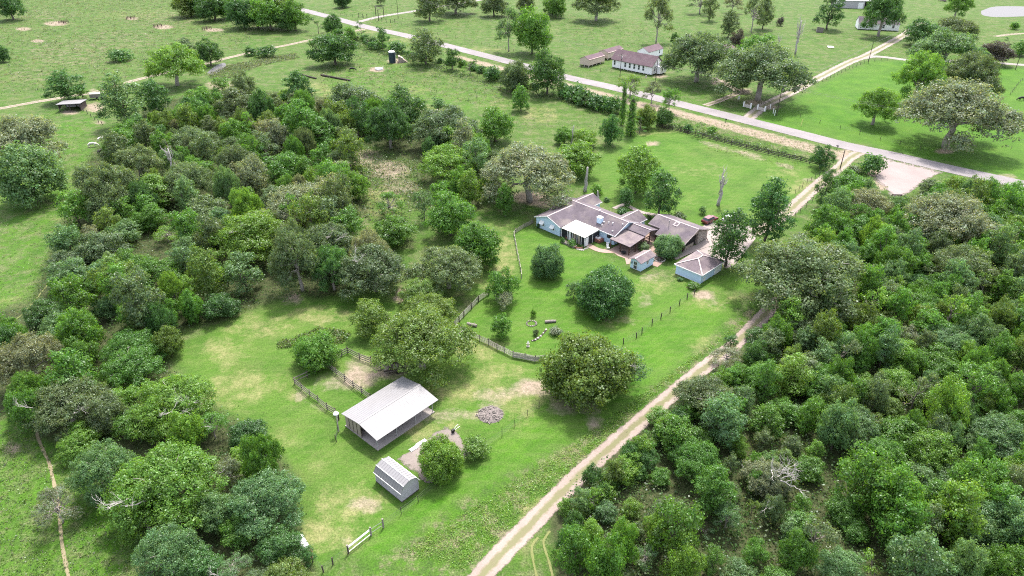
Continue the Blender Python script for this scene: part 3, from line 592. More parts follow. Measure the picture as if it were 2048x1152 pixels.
def place_tree(kind, tint, loc, W, Hc, gap, label=None, px=None, limbs=0, rnd=None, group=None):
    pr = random.choice(PR[kind]); name, form = FORM[kind]
    base = Vector((loc[0], loc[1], 0)); total_z = (gap + Hc) / (pr['gap'] + pr['Hc'])
    sx = W/pr['W']
    c0 = TINT[tint]; j = random.uniform(-.14, .14); h = random.uniform(-.06, .06)
    col = (c0[0]*(1+j+h), c0[1]*(1+j), c0[2]*(1+j-h), 1)
    rz = random.uniform(0, 6.28)
    if kind == 'shrub':
        o = link(name, pr['crown']); o.location = base; o.scale = (sx, sx, total_z); o.rotation_euler = (0, 0, rz); o.color = col; root = o
    else:
        root = empty(name, base, rz); root.scale = (sx, sx, total_z)
        c = link('crown', pr['crown'], None, root); c.color = col
        link('trunk', pr['trunk'], None, root)
        for i in range(limbs):
            l = link('dead_limb', random.choice(LIMB), None, root)
            a = random.uniform(-2.6, -.4) - rz; q = pr['W']*random.uniform(.12, .34)
            l.location = (math.cos(a)*q, math.sin(a)*q, pr['gap'] + pr['Hc']*(random.uniform(.45, .72) if limbs < 4 else random.uniform(.84, 1.0))); l.rotation_euler = (0, random.uniform(-.3, .3), a + random.uniform(-.9, .9))
            s = 1/sx * random.uniform(.8, 1.25)*max(.7, min(1.6, W/11)); s *= (.62 if limbs < 4 else 1.15); l.scale = (s, s, s*sx/total_z)
    if px is None: px = proj(base.x, base.y, gap + Hc/2)
    TREES.append(dict(o=root, kind=kind, tint=tint, W=W, px=px, label=label, limbs=limbs, group=group, loc=base))
    return root
def T(R, x0, y0, x1, y1, tint, kind, label=None, base=None, limbs=0, gap=None):
    ox, oy = R
    x0, x1 = ox + x0/4, ox + x1/4; y0, y1 = oy + y0/4, oy + y1/4
    cx, cy = (x0+x1)/2, (y0+y1)/2; zc = 4.0
    if base is not None:
        bp = P(ox + base[0]/4, oy + base[1]/4)
    for _ in range(6):
        p = P(cx, cy, zc)
        d = depth_of(p); W = 1.10*(x1-x0)*d/FPX; h = 1.06* (y1-y0)*d/FPX
        rl = math.hypot(p.x, p.y); al = math.atan2(CAM_H - zc, rl)
        q = (h/2)**2 - (W/2*math.sin(al))**2
        Hc = 2*math.sqrt(max(q, (0.2*W)**2))/math.cos(al); Hc = min(max(Hc, (.5 if kind in ('oak', 'shrub', 'open') else .58)*W), 1.7*W if kind != 'column' else 6*W)
        if base is not None:
            zc = CAM_H - (CAM_H - 0)*0 ; zc = 0
            lo_, hi_ = 0.0, 40.0
            for _k in range(30):
                mid = (lo_+hi_)/2
                if proj(bp.x, bp.y, mid)[1] > cy: lo_ = mid
                else: hi_ = mid
            zc = lo_; g = max(.2, zc - Hc/2)
        else:
            g = gap if gap is not None else (0 if kind in ('shrub', 'column') else .04*W + .2)
            zc = g + Hc/2
            cy = y0 + .97*math.hypot(W/2*math.sin(al), Hc/2*math.cos(al))*FPX/d        # the crown's top stays where it is seen
    loc = bp if base is not None else p
    return place_tree(kind, tint, loc, W, Hc, g, label, (cx, cy), limbs)
A1,A2,A3,A4 = (0,0),(512,0),(1024,0),(1536,0); B1,B2,B3,B4 = (0,288),(512,288),(1024,288),(1536,288)
C1,C2,C3,C4 = (0,576),(512,576),(1024,576),(1536,576); D1,D2,D3,D4 = (0,864),(512,864),(1024,864),(1536,864)
# ---- top left
for a in [
 (A1,-60,-90,180,130,'d','round'), (A1,-70,350,60,480,'d','round'),
 (A1,1370,-70,1640,105,'o','round'), (A1,1560,-60,1830,135,'d','round'), (A1,1790,-40,2070,190,'d','round'), (A2,-60,-60,250,205,'g','round'), (A2,180,-20,415,215,'g','round'),
 (A1,1450,-90,1720,95,'d','round'), (A1,1680,-85,1920,120,'g','round'), (A2,40,-80,330,185,'o','round'), (A2,-130,-20,120,195,'d','round'), (A2,130,60,330,222,'d','round'),
 (A1,860,385,1040,455,'d','shrub','low dark scrub bush alone in the back pasture'),
 (A1,1130,345,1620,650,'y','oak','big bright yellow-green tree beside the pasture track'), (A1,1360,305,1560,400,'k','round'), (A1,1555,305,1770,500,'d','round','round dark tree just behind the small left pond'),
 (A1,1940,360,2060,440,'d','shrub'), (A1,345,560,660,790,'d','tall','dark tree directly behind the cattle shelter'), (A1,590,680,700,780,'y','young'),
 (A1,765,585,1130,980,'b','tall','tall silvery blue-green tree right of the cattle shelter'), (A1,1090,635,1350,900,'d','tall'), 
 (A1,1480,690,1720,880,'g','round'), (A1,1680,610,1850,740,'g','young'), (A1,1840,570,2060,800,'k','round'), (A1,1350,830,1560,1000,'g','round'), (A1,1490,795,1720,1000,'g','round'),
 (A1,1710,690,2050,960,'k','tall'), (A1,880,965,1130,1160,'g','round'), (A1,1110,980,1340,1160,'d','round'), (A1,1350,1000,1750,1220,'k','oak'), (A1,1740,930,2010,1160,'g','round'),
 (A1,-130,905,520,1330,'p','oak','pale tan-grey oak at the left edge above the left pasture'), (B1,-60,-30,465,440,'b','round','dark bluish tree at the left edge in front of a tan oak'),
 # ---- top middle
 (A2,420,105,560,250,'d','young'), (A2,540,110,690,260,'d','round'), (A2,415,235,820,485,'d','round','big dark spreading tree with deep shade in the back paddock'),
 (A2,640,-60,760,40,'d','round'), (A2,780,145,890,300,'d','young'), (A2,700,215,800,320,'g','young'), (A2,830,255,945,350,'d','young'), (A2,945,210,1065,380,'d','young'), (A2,1050,325,1190,420,'d','shrub'), (A2,880,320,1000,390,'d','shrub'),
 (A2,1190,230,1510,485,'k','round','round grey-green tree in the hedge nearest the water tank'), (A2,1500,380,1640,540,'d','young'), (A2,1640,440,1780,580,'g','young'), (A2,1820,520,1960,640,'d','shrub'), (A2,1945,470,2180,690,'k','round'),
 (A2,0,360,165,440,'d','shrub'), (A2,190,560,470,870,'d','tall'), (A2,-20,740,260,960,'k','round'),
 (A2,555,640,1010,900,'k','round'), (A2,990,690,1370,1010,'d','round'), (A2,1370,780,1540,890,'d','young'), (A2,1220,830,1810,1160,'k','oak','broad grey-green oak at the wood edge by the paddock'),
 (A2,200,790,520,1160,'g','tall'), (A2,380,930,650,1190,'g','tall'), (A2,500,790,760,1020,'o','round'), (A2,710,760,900,1100,'d','tall'), (A2,860,800,1260,1160,'d','oak'), (A2,-20,930,230,1200,'p','open'),
 (A2,1420,980,1780,1230,'y','round'), (A2,1760,850,2070,1110,'g','round'),
 (A3,0,50,330,390,'g','round','big light green tree alone in the pasture left of the schoolhouse'), (A3,700,900,890,1140,'d','round','dark round tree at the left end of the rail fence'),
 (A3,-80,480,140,720,'k','round'), (A3,130,385,440,720,'d','round','dark tree in the hedge right beside the road'), (A3,-5,680,150,870,'g','young','small bright tree alone in the paddock by the hedge'),
 (A3,400,650,590,790,'d','shrub'), (A3,480,690,650,830,'d','shrub'), (A3,590,740,790,870,'d','shrub'), (A3,720,760,880,900,'d','shrub'), (A3,360,640,460,720,'d','shrub'),
 (A3,840,590,1060,760,'y','open'), (A3,1050,640,1200,810,'p','open'), (A3,1180,690,1350,890,'g','open'), (A3,990,830,1160,1010,'o','round'), (A3,1130,850,1300,1000,'d','round'), (A3,960,910,1095,1050,'g','young'),
 (A3,480,1020,690,1160,'y','round'), (A3,340,1010,500,1140,'g','round'), (A3,1440,960,1560,1080,'g','young'), (A3,1370,980,1450,1050,'d','shrub'), (A3,1560,1000,1640,1060,'g','shrub'),
 # ---- lawn and house
 (B3,-270,-50,560,440,'p','oak','great pale mossy oak beside the back of the house'), (B3,330,-40,705,225,'y','round'),
 (B3,830,0,1190,370,'y','tall','bright tall tree on the front lawn behind the house'), (B3,1055,200,1345,560,'d','tall','dark tree rising between the two main roofs'), (B3,850,340,985,490,'d','young'),
 (B3,725,420,790,462,'d','shrub'), (B3,1290,530,1390,600,'k','shrub'), (B3,1495,490,1555,560,'b','shrub'), (B3,635,315,725,400,'g','shrub'),
 (B3,1560,495,1940,960,'d','tall','tall dark tree over the concrete drive'), (B3,1890,260,2260,780,'d','tall','tall dark tree beside the drive left of the wood'),
 (B3,150,785,430,1050,'b','dome','round blue-grey tree on the lawn below the white porch roof'), (B3,1140,710,1380,890,'b','dome','round tree hiding the front of the stone building'), (B3,1010,780,1110,860,'k','shrub'),
 (B3,495,965,995,1270,'d','dome','dense dark dome tree in the middle of the yard'), (B3,425,1085,570,1230,'b','young'), (B3,1400,1095,1500,1150,'g','shrub'), (B3,1320,1060,1370,1095,'d','shrub'),
 (B3,440,750,520,815,'g','shrub'), (B3,385,740,425,790,'d','shrub'), (B3,545,800,575,830,'d','shrub'), (B3,840,500,940,545,'d','shrub'), (B3,1075,560,1120,600,'k','shrub'), (B3,1160,905,1205,940,'v','shrub'), (B3,230,600,-10+220,660,'d','shrub') if False else (B3,195,630,225,670,'d','shrub'),
 (B4,-265,640,800,1140,'k','oak','huge grey-green oak leaning over the dirt lane'),
 (B4,380,190,560,600,'d','tall'), (B4,500,190,840,390,'g','round'), (B4,560,340,1000,600,'p','oak'), (B4,1070,370,1850,810,'p','oak'), (B4,1400,240,1600,380,'y','round'), (B4,1660,305,1790,440,'y','young'), (B4,1865,285,2110,520,'g','round'),
 (B4,1215,270,1390,370,'k','young'), (B4,750,70,930,240,'d','shrub','spiky dark bush beside the gravel lot'), (B4,345,0,535,180,'d','round','dark bush at the roadside end of the rail fence'), (B4,570,560,860,770,'g','round'), (B4,820,630,1100,880,'k','round'),
 (B4,1310,790,1850,1170,'k','oak'), (B4,1820,560,2110,800,'y','round'), (B4,640,160,760,230,'k','shrub'),
 # ---- top right
 (A3,20,-70,200,85,'k','round'), (A3,265,-50,440,115,'g','round'), 
 (A3,1270,260,1340,350,'d','young'), (A3,1740,230,1860,380,'v','round'), (A3,1690,-40,1850,85,'p','open'), (A3,1820,270,2120,470,'g','round'),
 (A4,70,120,135,200,'v','shrub'), (A4,1110,145,1410,340,'d','round'), (A4,1290,125,1690,300,'k','oak'), (A4,1160,220,1740,510,'b','oak','broad blue-green tree group over the side lane'), (A4,1690,325,1955,470,'v','round','dark purplish bush below the pond'), (A4,1880,285,1985,360,'d','young'), (A4,1960,320,2110,430,'g','young'),
 (A4,1010,415,1430,810,'y','oak','bright yellow-green tree behind the tan oak on the right'), (A4,690,680,1070,970,'y','oak'), (A4,1370,420,1860,800,'k','oak'), (A4,1945,165,2015,230,'g','shrub'),
 # ---- left wood
 (B1,575,120,1090,570,'k','oak'), (B1,890,-10,1310,310,'k','oak'), (B1,1060,230,1400,500,'y','tall'), (B1,850,150,1070,300,'g','round'), (B1,1290,130,1700,430,'k','oak'), (B1,1700,0,2060,300,'k','oak'), (B1,1430,90,1700,250,'g','round'),
 (B1,1850,330,2070,500,'y','round'), (B1,1470,400,1830,660,'k','round'), (B1,1640,490,2320,840,'y','oak','bright broad yellow-green oak in the middle of the left wood',None,1), (B1,830,600,1110,780,'b','round'), (B1,1220,645,1440,770,'y','open'),
 (B1,560,690,740,810,'y','round'), (B1,600,680,1000,870,'k','round'), (B1,395,830,670,960,'k','round'), (B1,890,825,1110,970,'g','round'), (B1,1310,820,1470,990,'b','young'), (B1,375,895,745,1160,'b','round'), (B1,700,890,980,1060,'b','round'),
 (B1,930,860,1430,1080,'g','oak'), (B1,620,1020,850,1190,'g','round'), (B1,1380,720,1610,990,'b','tall'), (B1,1620,925,1810,1110,'g','round'), (B1,1780,840,2090,1180,'b','tall','pale silvery tree at the head of the mown clearing'), (B1,1380,1040,1570,1190,'y','young'), (B1,1480,540,1650,740,'d','round'), (B1,1130,470,1340,680,'g','tall'),
 (B2,50,40,440,320,'g','round'), (B2,450,105,780,430,'g','round'), (B2,700,200,915,430,'y','round'), (B2,20,290,690,610,'p','oak','pale oak with grey limbs in the left wood',None,1), (B2,940,370,1190,560,'g','open'), (B2,940,550,1290,720,'g','round'), (B2,1230,360,1450,600,'b','open'),
 (B2,1345,365,1755,720,'g','round','big bright tree behind the lawn left of the fence'), (B2,1580,600,1960,960,'g','round'), (B2,1290,-10,1810,270,'y','oak','bright broad tree left of the great mossy oak'), (B2,1470,195,1625,375,'b','young'), (B2,1590,190,1820,480,'y','tall'), (B2,1780,235,1955,430,'y','round'),
 (B2,1915,305,2070,570,'g','tall','slim tree with pale trunk on the lawn edge',None,0), (B2,320,600,780,940,'k','oak',None,None,2), (B2,740,670,1080,1010,'p','oak','very pale bare-topped oak in the left wood',None,1), (B2,1055,655,1165,760,'p','young'),
 (B2,90,640,560,1160,'k','oak'), (B2,420,800,780,1160,'d','oak'), (B2,620,770,1260,1180,'k','oak',None,None,1), (B2,1230,770,1830,1180,'k','oak','dark grey oak hanging over the yard fence corner'), (B2,1120,1050,1510,1290,'o','oak'),
 (B2,1835,975,2110,1250,'g','round','bright green tree by the corner of the yard fence'), (B2,1900,1170,2080,1320,'p','open'), 
 # ---- clearing, barn
 (C2,890,95,1745,700,'o','oak','great olive oak shading the flatbed trailer by the barn'), (C2,735,65,1090,360,'o','round'), (C2,1150,10,1620,350,'o','oak'),
 (C2,275,335,665,600,'g','dome','dark-hearted green tree at the corner of the horse pens'), (C3,215,310,975,840,'o','dome','big olive oak standing between yard fence and dirt lane',None,0), (C3,620,430,1080,820,'b','open','sparse pale-limbed tree leaning from the olive oak',None,3),
 (C2,1880,200,2060,390,'g','young','small bright tree inside the yard fence'), (C3,145,155,195,230,'g','shrub'), (C3,165,320,215,380,'k','shrub'), (C3,290,300,400,360,'p','shrub'),
 (D2,1280,10,1675,370,'y','dome','bright leafy tree growing in the soil plot'), (D2,1640,0,1880,190,'y','young','small bright tree at the right end of the soil plot'),
 # ---- left lower wood
 (C1,200,70,500,260,'d','round'), (C1,300,160,720,420,'b','round'), (C1,740,50,940,240,'b','round'), (C1,930,60,1250,300,'g','oak'), (C1,1240,60,1450,280,'g','round'), (C1,1430,0,1620,260,'g','round'), (C1,1600,20,1900,220,'d','round'),
 (C1,-30,330,510,800,'p','oak','pale silver-grey oak on the left wood edge'), (C1,480,380,790,680,'g','round'), (C1,810,280,1300,560,'g','oak'), (C1,1230,290,1450,540,'o','round','tree with pale trunk leaning onto the mown clearing'), (C1,780,450,1280,760,'g','oak'),
 (C1,200,680,880,1020,'k','oak','broad grey oak with bare pale branches low on the left',None,2), (C1,850,760,1120,930,'y','round'), (C1,1050,650,1720,1150,'y','oak','yellow-green oak with white bare limbs at the clearing edge',None,3), (C1,690,850,1000,1160,'k','round'), (C1,900,920,1260,1180,'g','round'), (C1,490,1040,800,1230,'y','round'), (C1,760,690,1010,850,'o','round'),
 (C1,1820,1020,2130,1230,'d','round'), (C1,1560,980,1830,1220,'g','open',None,None,1), (D1,450,0,720,230,'y','round'), (D1,570,60,1060,520,'b','oak'), (D1,860,50,1760,560,'y','oak','wide bright yellow-green oak above the lower left wood',None,2), (D1,890,430,1400,760,'y','oak'),
 (D1,260,420,620,760,'p','open','pale scrubby tree over the cattle path'), (D1,1060,680,1620,1200,'b','oak'), (D1,1820,60,2150,330,'y','round','brightest yellow tree behind the white panel'), (D1,1700,180,1950,480,'p','open',None,None,1), (D1,1560,440,1900,780,'b','round'), (D2,-260,250,390,720,'b','oak','large silvery blue-green tree at the lower clearing edge'),
 (D1,1740,580,2100,880,'g','round'), (D2,-60,600,100,780,'y','young'), (D2,0,740,360,1060,'d','round'), (D2,-330,960,-30,1220,'b','open',None,None,2), (D2,60,980,420,1200,'o','round'), (D1,1380,900,1760,1220,'d','round'), (D2,330,900,480,1060,'d','young'), (D2,-120,1060,160,1240,'k','round'),
 # ---- right wood, the crowns one can tell apart
 (D3,700,300,860,450,'y','young','small vivid yellow tree at the wood edge near the lane'), (D3,360,510,490,650,'y','young'), (D3,510,690,740,1050,'y','tall','upright yellow-green tree at the wood edge'), (D3,1060,630,1260,860,'y','round'), (D3,1190,810,1550,1230,'y','round','bright yellow-green tree at the bottom edge of the wood'), (D3,870,520,1040,690,'y','young'),
 (D3,550,240,740,440,'d','round'), (D3,640,530,860,720,'b','round'), (D3,420,620,580,800,'d','round'), (D3,350,740,560,980,'d','round'), (D3,880,50,1200,260,'d','oak'), (D3,1250,20,1700,260,'g','oak'), (D3,940,240,1100,380,'g','young'), (D3,1100,260,1290,400,'g','round'), (D3,560,440,720,620,'y','open'),
 (D3,1080,470,1480,700,'k','oak'), (D3,1520,330,1860,560,'k','oak',None,None,2), (D3,1600,540,1850,800,'b','open'), (D3,1830,180,2220,480,'p','oak','pale oak with tangled white bare limbs in the wood',None,4), (D4,-120,240,180,520,'p','oak','second pale oak with white bare limbs in the wood',None,4), (D4,-60,480,130,720,'k','round',None,None,1),
 (D3,1420,660,1620,820,'b','young'), (D3,1840,840,2060,1060,'g','round'), (D3,1520,900,1700,1120,'g','tall'), (D3,1680,1000,1960,1230,'b','round'), (D3,960,880,1180,1080,'b','open'), (D3,740,1050,960,1200,'k','round'), (D3,720,770,900,940,'k','open'), (D3,900,700,1080,880,'k','round'),
 (D4,870,240,1210,480,'y','round','bright green tree in the lower middle of the wood'), (D4,740,310,1040,560,'o','round'), (D4,1030,440,1210,660,'y','young'), (D4,1180,430,1390,610,'y','round'), (D4,1060,590,1260,780,'g','young'), (D4,700,150,940,340,'b','round'), (D4,1090,210,1370,400,'b','round'), (D4,1340,240,1660,480,'b','round'), (D4,1460,210,1640,370,'g','round'),
 (D4,1400,480,1940,880,'b','oak','broad silvery tree low on the right of the wood'), (D4,1130,-40,1530,300,'y','round'), (D4,1830,200,2110,450,'y','round'), (D4,1010,880,1390,1120,'y','round','bright tree near the bottom right of the wood'), (D4,1370,880,1640,1060,'y','round'), (D4,1640,940,1850,1160,'g','round'), (D4,1830,940,2060,1150,'g','round'), (D4,110,600,390,820,'g','tall'), (D4,480,480,780,720,'g','round'), (D4,600,680,820,860,'g','round'),
 (D4,380,880,800,1180,'b','oak'), (D4,200,160,480,330,'g','round'), (D4,560,190,700,320,'y','young'), (D4,-60,1040,240,1230,'g','round'), (D4,1540,0,1820,200,'b','oak'), (D4,760,0,1130,190,'g','oak'),
 (C4,860,370,1220,620,'y','round'), (C4,780,270,950,450,'y','tall'), (C4,1580,140,1780,300,'y','young','vivid yellow-green crown high in the right wood'), (C4,1050,290,1260,460,'p','round'), (C4,1240,270,1660,460,'b','oak'), (C4,1650,260,1960,480,'b','oak'), (C4,1090,0,1440,230,'g','oak'), (C4,1340,110,1600,260,'b','round'),
 (C4,1810,90,2110,280,'b','oak'), (C4,100,190,520,480,'k','oak',None,None,1), (C4,500,320,760,600,'b','round'), (C4,80,470,480,650,'k','round'), (C4,200,560,640,820,'g','oak'), (C4,880,610,1180,820,'y','round'), (C4,1290,560,1570,740,'g','round'), (C4,1210,430,1530,580,'g','round'), (C4,640,540,800,700,'g','young'), (C4,700,670,860,780,'y','young'),
 (C4,620,770,820,940,'g','round'), (C4,840,850,1080,1020,'o','round'), (C4,1130,740,1450,960,'o','round'), (C4,1730,650,1900,860,'b','round'), (C4,1940,660,2110,860,'b','round'), (C4,430,900,920,1160,'b','oak'), (C4,120,910,330,1080,'b','round'), (C4,880,1000,1280,1180,'g','round'), (C4,1460,900,1690,1090,'b','round'), (C4,1600,980,2110,1200,'b','oak'), (C4,-20,850,260,1060,'g','round'),
 (C4,-40,250,120,440,'g','round'), (C4,460,170,700,330,'k','oak'), (C4,810,160,1060,300,'o','round'), (C4,-140,560,120,780,'g','round'), (C3,1840,400,2060,620,'d','round'), (C3,1690,360,1820,480,'d','young'), (C3,1280,640,1860,1080,'k','oak','dark olive-grey oak at the lane edge of the wood'), (C3,1590,440,1860,600,'p','open'), (C3,1080,930,1300,1120,'y','young','bright bush-like tree spilling onto the lane'), (C3,1350,1090,1620,1240,'g','round'), (C3,1850,600,2080,800,'g','round'), (C3,1860,300,2060,430,'d','young'),
 (B4,1200,560,1450,760,'b','round'), (B4,1100,850,1330,1060,'g','round'), (B4,900,900,1120,1160,'b','round'), (B4,1080,1020,1330,1170,'d','round'),
]:
    a = list(a) + [None]*(10 - len(a))
    T(a[0], a[1], a[2], a[3], a[4], a[5], a[6], a[7], a[8], a[9] or 0)
# trees whose foot is in plain view
for a in [
 (A2,1230,-90,1500,130,'k','round','tall grey-green tree standing beside the ranch drive',(1390,170)), (A2,1470,-110,1820,90,'k','oak',None,(1600,112)), (A2,1830,-60,2050,110,'k','round',None,(1905,130)),
 (A2,1885,50,2100,300,'b','open',None,(2022,410)), (A3,450,-110,840,140,'k','oak','broad dark tree above the schoolhouse pasture',(672,168)), (A3,265,-50,440,95,'g','round',None,(325,115)),
 (A3,1125,-40,1370,280,'k','open','tall ragged grey tree behind the schoolhouse',(1152,340)), (A3,1555,-60,1690,110,'k','tall',None,(1576,168)), (A3,1655,80,1805,260,'k','tall',None,(1728,300)), (A3,1880,-40,2060,130,'k','open',None,(1912,255)), (A3,2000,-30,2160,170,'k','tall',None,(2003,232)), (A3,1400,-60,1620,45,'k','open',None,(1500,110)),
 (A3,1170,305,1740,690,'k','oak','dark live oak between the schoolhouse and the road',(1472,655)), (A3,1750,420,2530,870,'k','oak','wide dark live oak at the lane mouth',(1965,800)), (A3,1765,560,1930,720,'k','young',None,(1842,725)),
 (A4,330,-60,550,220,'d','tall','dark tree over the leaning shed',(470,235)), (A4,740,-70,1090,230,'d','oak','dark tree in front of the white farmhouse',(880,292)), (A4,1420,-50,1640,140,'g','oak','single tree with a bent trunk left of the pond',(1488,155)),
 (A4,1000,655,1910,1130,'p','oak','great tan-grey oak in the bright right field',(1420,1180)), (A2,960,-110,1050,20,'k','tall',None,(1000,42)), (A2,640,-70,770,40,'d','round',None,(692,62)),
]:
    a = list(a); T(a[0], a[1], a[2], a[3], a[4], a[5], a[6], a[7], a[8])

# ---- dead and pollarded trees
def snag(x, y, ytop, r, n, spread, label, mesh_extra=None):
    b = P(x, y); lo, hi = 0, 40
    for _ in range(30):
        m = (lo+hi)/2
        if proj(b.x, b.y, m)[1] > ytop: lo = m
        else: hi = m
    root = empty('dead_tree', b, random.uniform(0, 6), label, 'dead tree')
    link('trunk', snag_proto(lo, r, n, spread), None, root); return root
snag(1170, 383, 335, .55, 1, .6, 'thick bare topless trunk standing behind the house')
snag(1436, 411, 352, .5, 6, 2.2, 'bare forked dead tree on the front lawn')
snag(358, 386, 298, .38, 7, 2.2, 'tall bare leaning snag inside the left wood')
snag(1590, 108, 40, .5, 12, 3.2, 'large leafless branching tree above the lane oak')
snag(1556, 97, 72, .3, 4, 2.0, 'small leafless forked tree left of a larger dead one')
snag(1142, 290, 250, .3, 3, 1.0, 'slim broken snag above the great mossy oak')
snag(1940, 498, 476, .25, 5, 1.6, 'pale dead fork poking from the right wood')
s_ = snag(1196, 399, 381, .42, 2, .5, 'short pollarded stump with a leafy top behind the house')
for x0, y0, x1, y1, lab in [(A3[0]*4+895, 760, A3[0]*4+995, 1085, 'thick vine-covered trunk at the end of the hedge'), (A3[0]*4+850, 640, A3[0]*4+905, 1000, 'slim vine-covered trunk left of the thick one')]:
    b = P((x0+x1)/8, y1/4); d = depth_of(b); lo, hi = 0, 40
    for _ in range(30):
        m = (lo+hi)/2
        if proj(b.x, b.y, m)[1] > y0/4: lo = m
        else: hi = m
    place_tree('column', 'g', b, (x1-x0)/4*d/FPX, lo, 0, lab, limbs=3 if x1-x0 > 80 else 1)

# ---- the rest of the woods: individual young trees filling the canopy between the crowns above
def inside(poly, x, y): return bool(inpoly(np.array([x], float), np.array([y], float), poly)[0])
occ = [(t['loc'].x, t['loc'].y, t['W']/2) for t in TREES]
GLADE = [(690,300),(850,310),(870,400),(830,470),(760,470),(700,450),(680,420),(745,370)]
def fill(poly, bbox, spacing, smin, smax, kinds, tints, nmax, hs=1.0):
    n = 0
    for _ in range(14000):
        if n >= nmax: break
        x = random.uniform(bbox[0], bbox[2]); y = random.uniform(bbox[1], bbox[3])
        q = proj(x, y, 0)
        if q[0] < -70 or q[0] > 2120 or q[1] > 1260 or not inside(poly, q[0], q[1]): continue
        W = random.uniform(smin, smax)
        if inside(GLADE, q[0], q[1]): continue
        if 1430 < q[0] < 1650 and 890 < q[1] < 1080: W = random.uniform(2.6, 3.6)      # low growth round the bare-limbed oaks
        if any((x-ox)**2 + (y-oy)**2 < (spacing*(r*.5 + W*.38))**2 for ox, oy, r in occ): continue
        k = random.choice(kinds); t = random.choice(tints); Hc = W*random.uniform(.75, 1.35)*hs*(.8 if W < 3.6 else 1)
        if not inside(poly, *proj(x, y, Hc*.95)): continue
        place_tree(k, t, (x, y), W, Hc, .1*W + random.uniform(.3, 1.6)); occ.append((x, y, W/2)); n += 1
    return n
hc = catmull([P(*q) for q in [(700,76),(745,90),(800,106),(850,120),(930,135),(1000,158),(1050,175),(1100,187),(1150,203),(1200,218),(1245,228)]], 3.4)
for q in hc:                             # hedgerow along the paddock
    q = q + Vector((random.uniform(-1.2, 1.2), random.uniform(-1.2, 1.2), 0)); W_ = random.uniform(3.4, 5.6)
    if all((q.x-o[0])**2 + (q.y-o[1])**2 > (o[2]*.6)**2 for o in occ):
        place_tree('shrub' if random.random() < .7 else 'young', random.choice('dddkg'), q, W_, W_*random.uniform(.6, .9), 0)
for i in range(46):                      # the wood's ragged hem along the lane
    t = i/45; x = 1125 + (1500-1125)*t + random.uniform(-6, 10); y = 1010 - (1010-705)*t + random.uniform(4, 20)
    b_ = P(x + (12 if .3 < t < .93 else 30), y + 8); W_ = random.uniform(2.2, 4.6)
    place_tree('shrub' if W_ < 3.2 else 'young', random.choice('gdgyobk'), b_, W_, W_*random.uniform(.8, 1.2), 0 if W_ < 3.2 else .5); occ.append((b_.x, b_.y, W_/2))
n1 = fill(WOOD_R, (0, 46, 160, 175), 0.66, 3.8, 7.8, ['young', 'young', 'young', 'young', 'round', 'tall'], list('gggggbbkyo'), 280, 1.1)
n2 = fill(WOOD_L, (-140, 50, 10, 275), 0.80, 5.0, 10.5, ['young', 'young', 'round', 'tall', 'oak'], list('gggkkkdbyop'), 150)
print('TREES', len(TREES), n1, n2, 'PROTO TRIS', sum(2*len(p['crown'].polygons) for l in PR.values() for p in l))

# ---- labels that single each tree out
def rel_word(dx, dy):
    if abs(dx) > 1.1*abs(dy): return 'left of' if dx < 0 else 'right of'
    return 'above' if dy < 0 else 'below'
ORD = ['', 'second ', 'third ', 'fourth ', 'fifth ', 'sixth ', 'seventh ', 'eighth ', 'ninth ', 'tenth ', 'eleventh ', 'twelfth ']
SIZEW = lambda t: ('small ' if t['W'] < 4.6 else 'mid-sized ' if t['W'] < 9 else 'broad ')
fam = {}
for t in TREES:
    nm, form = FORM[t['kind']]
    t['group'] = {'oak': 'spreading oaks', 'round': 'rounded leafy trees', 'dome': 'rounded leafy trees', 'tall': 'upright leafy trees', 'open': 'thin-crowned trees', 'young': 'young woodland trees', 'shrub': 'shrubs and bushes', 'column': 'vine-covered trunks'}[t['kind']]
    cat = 'shrub' if t['kind'] == 'shrub' else 'tree'
    tag(t['o'], t['label'], cat, t['group'])
    if not t['label']:
        lm = sorted(LANDMARKS, key=lambda l: math.hypot(l[0][0]-t['px'][0], (l[0][1]-t['px'][1])*1.2))[0]
        dx = t['px'][0]-lm[0][0]; dy = t['px'][1]-lm[0][1]
        t['key'] = (TWORD[t['tint']] + ' ' + form, rel_word(dx, dy), lm[1]); t['dist'] = math.hypot(dx, dy)
        fam.setdefault(t['key'], []).append(t)
for key, ts in fam.items():
    ts.sort(key=lambda t: t['dist'])
    for i, t in enumerate(ts):
        sz = SIZEW(t)
        if len(ts) == 1: lab = f'{sz}{key[0]} {key[1]} the {key[2]}'
        else: lab = f'{sz}{key[0]}, {ORD[i]}nearest {key[1]} the {key[2]}' if i < len(ORD) else f'{sz}{key[0]} farthest {key[1]} the {key[2]}'
        t['o']['label'] = lab

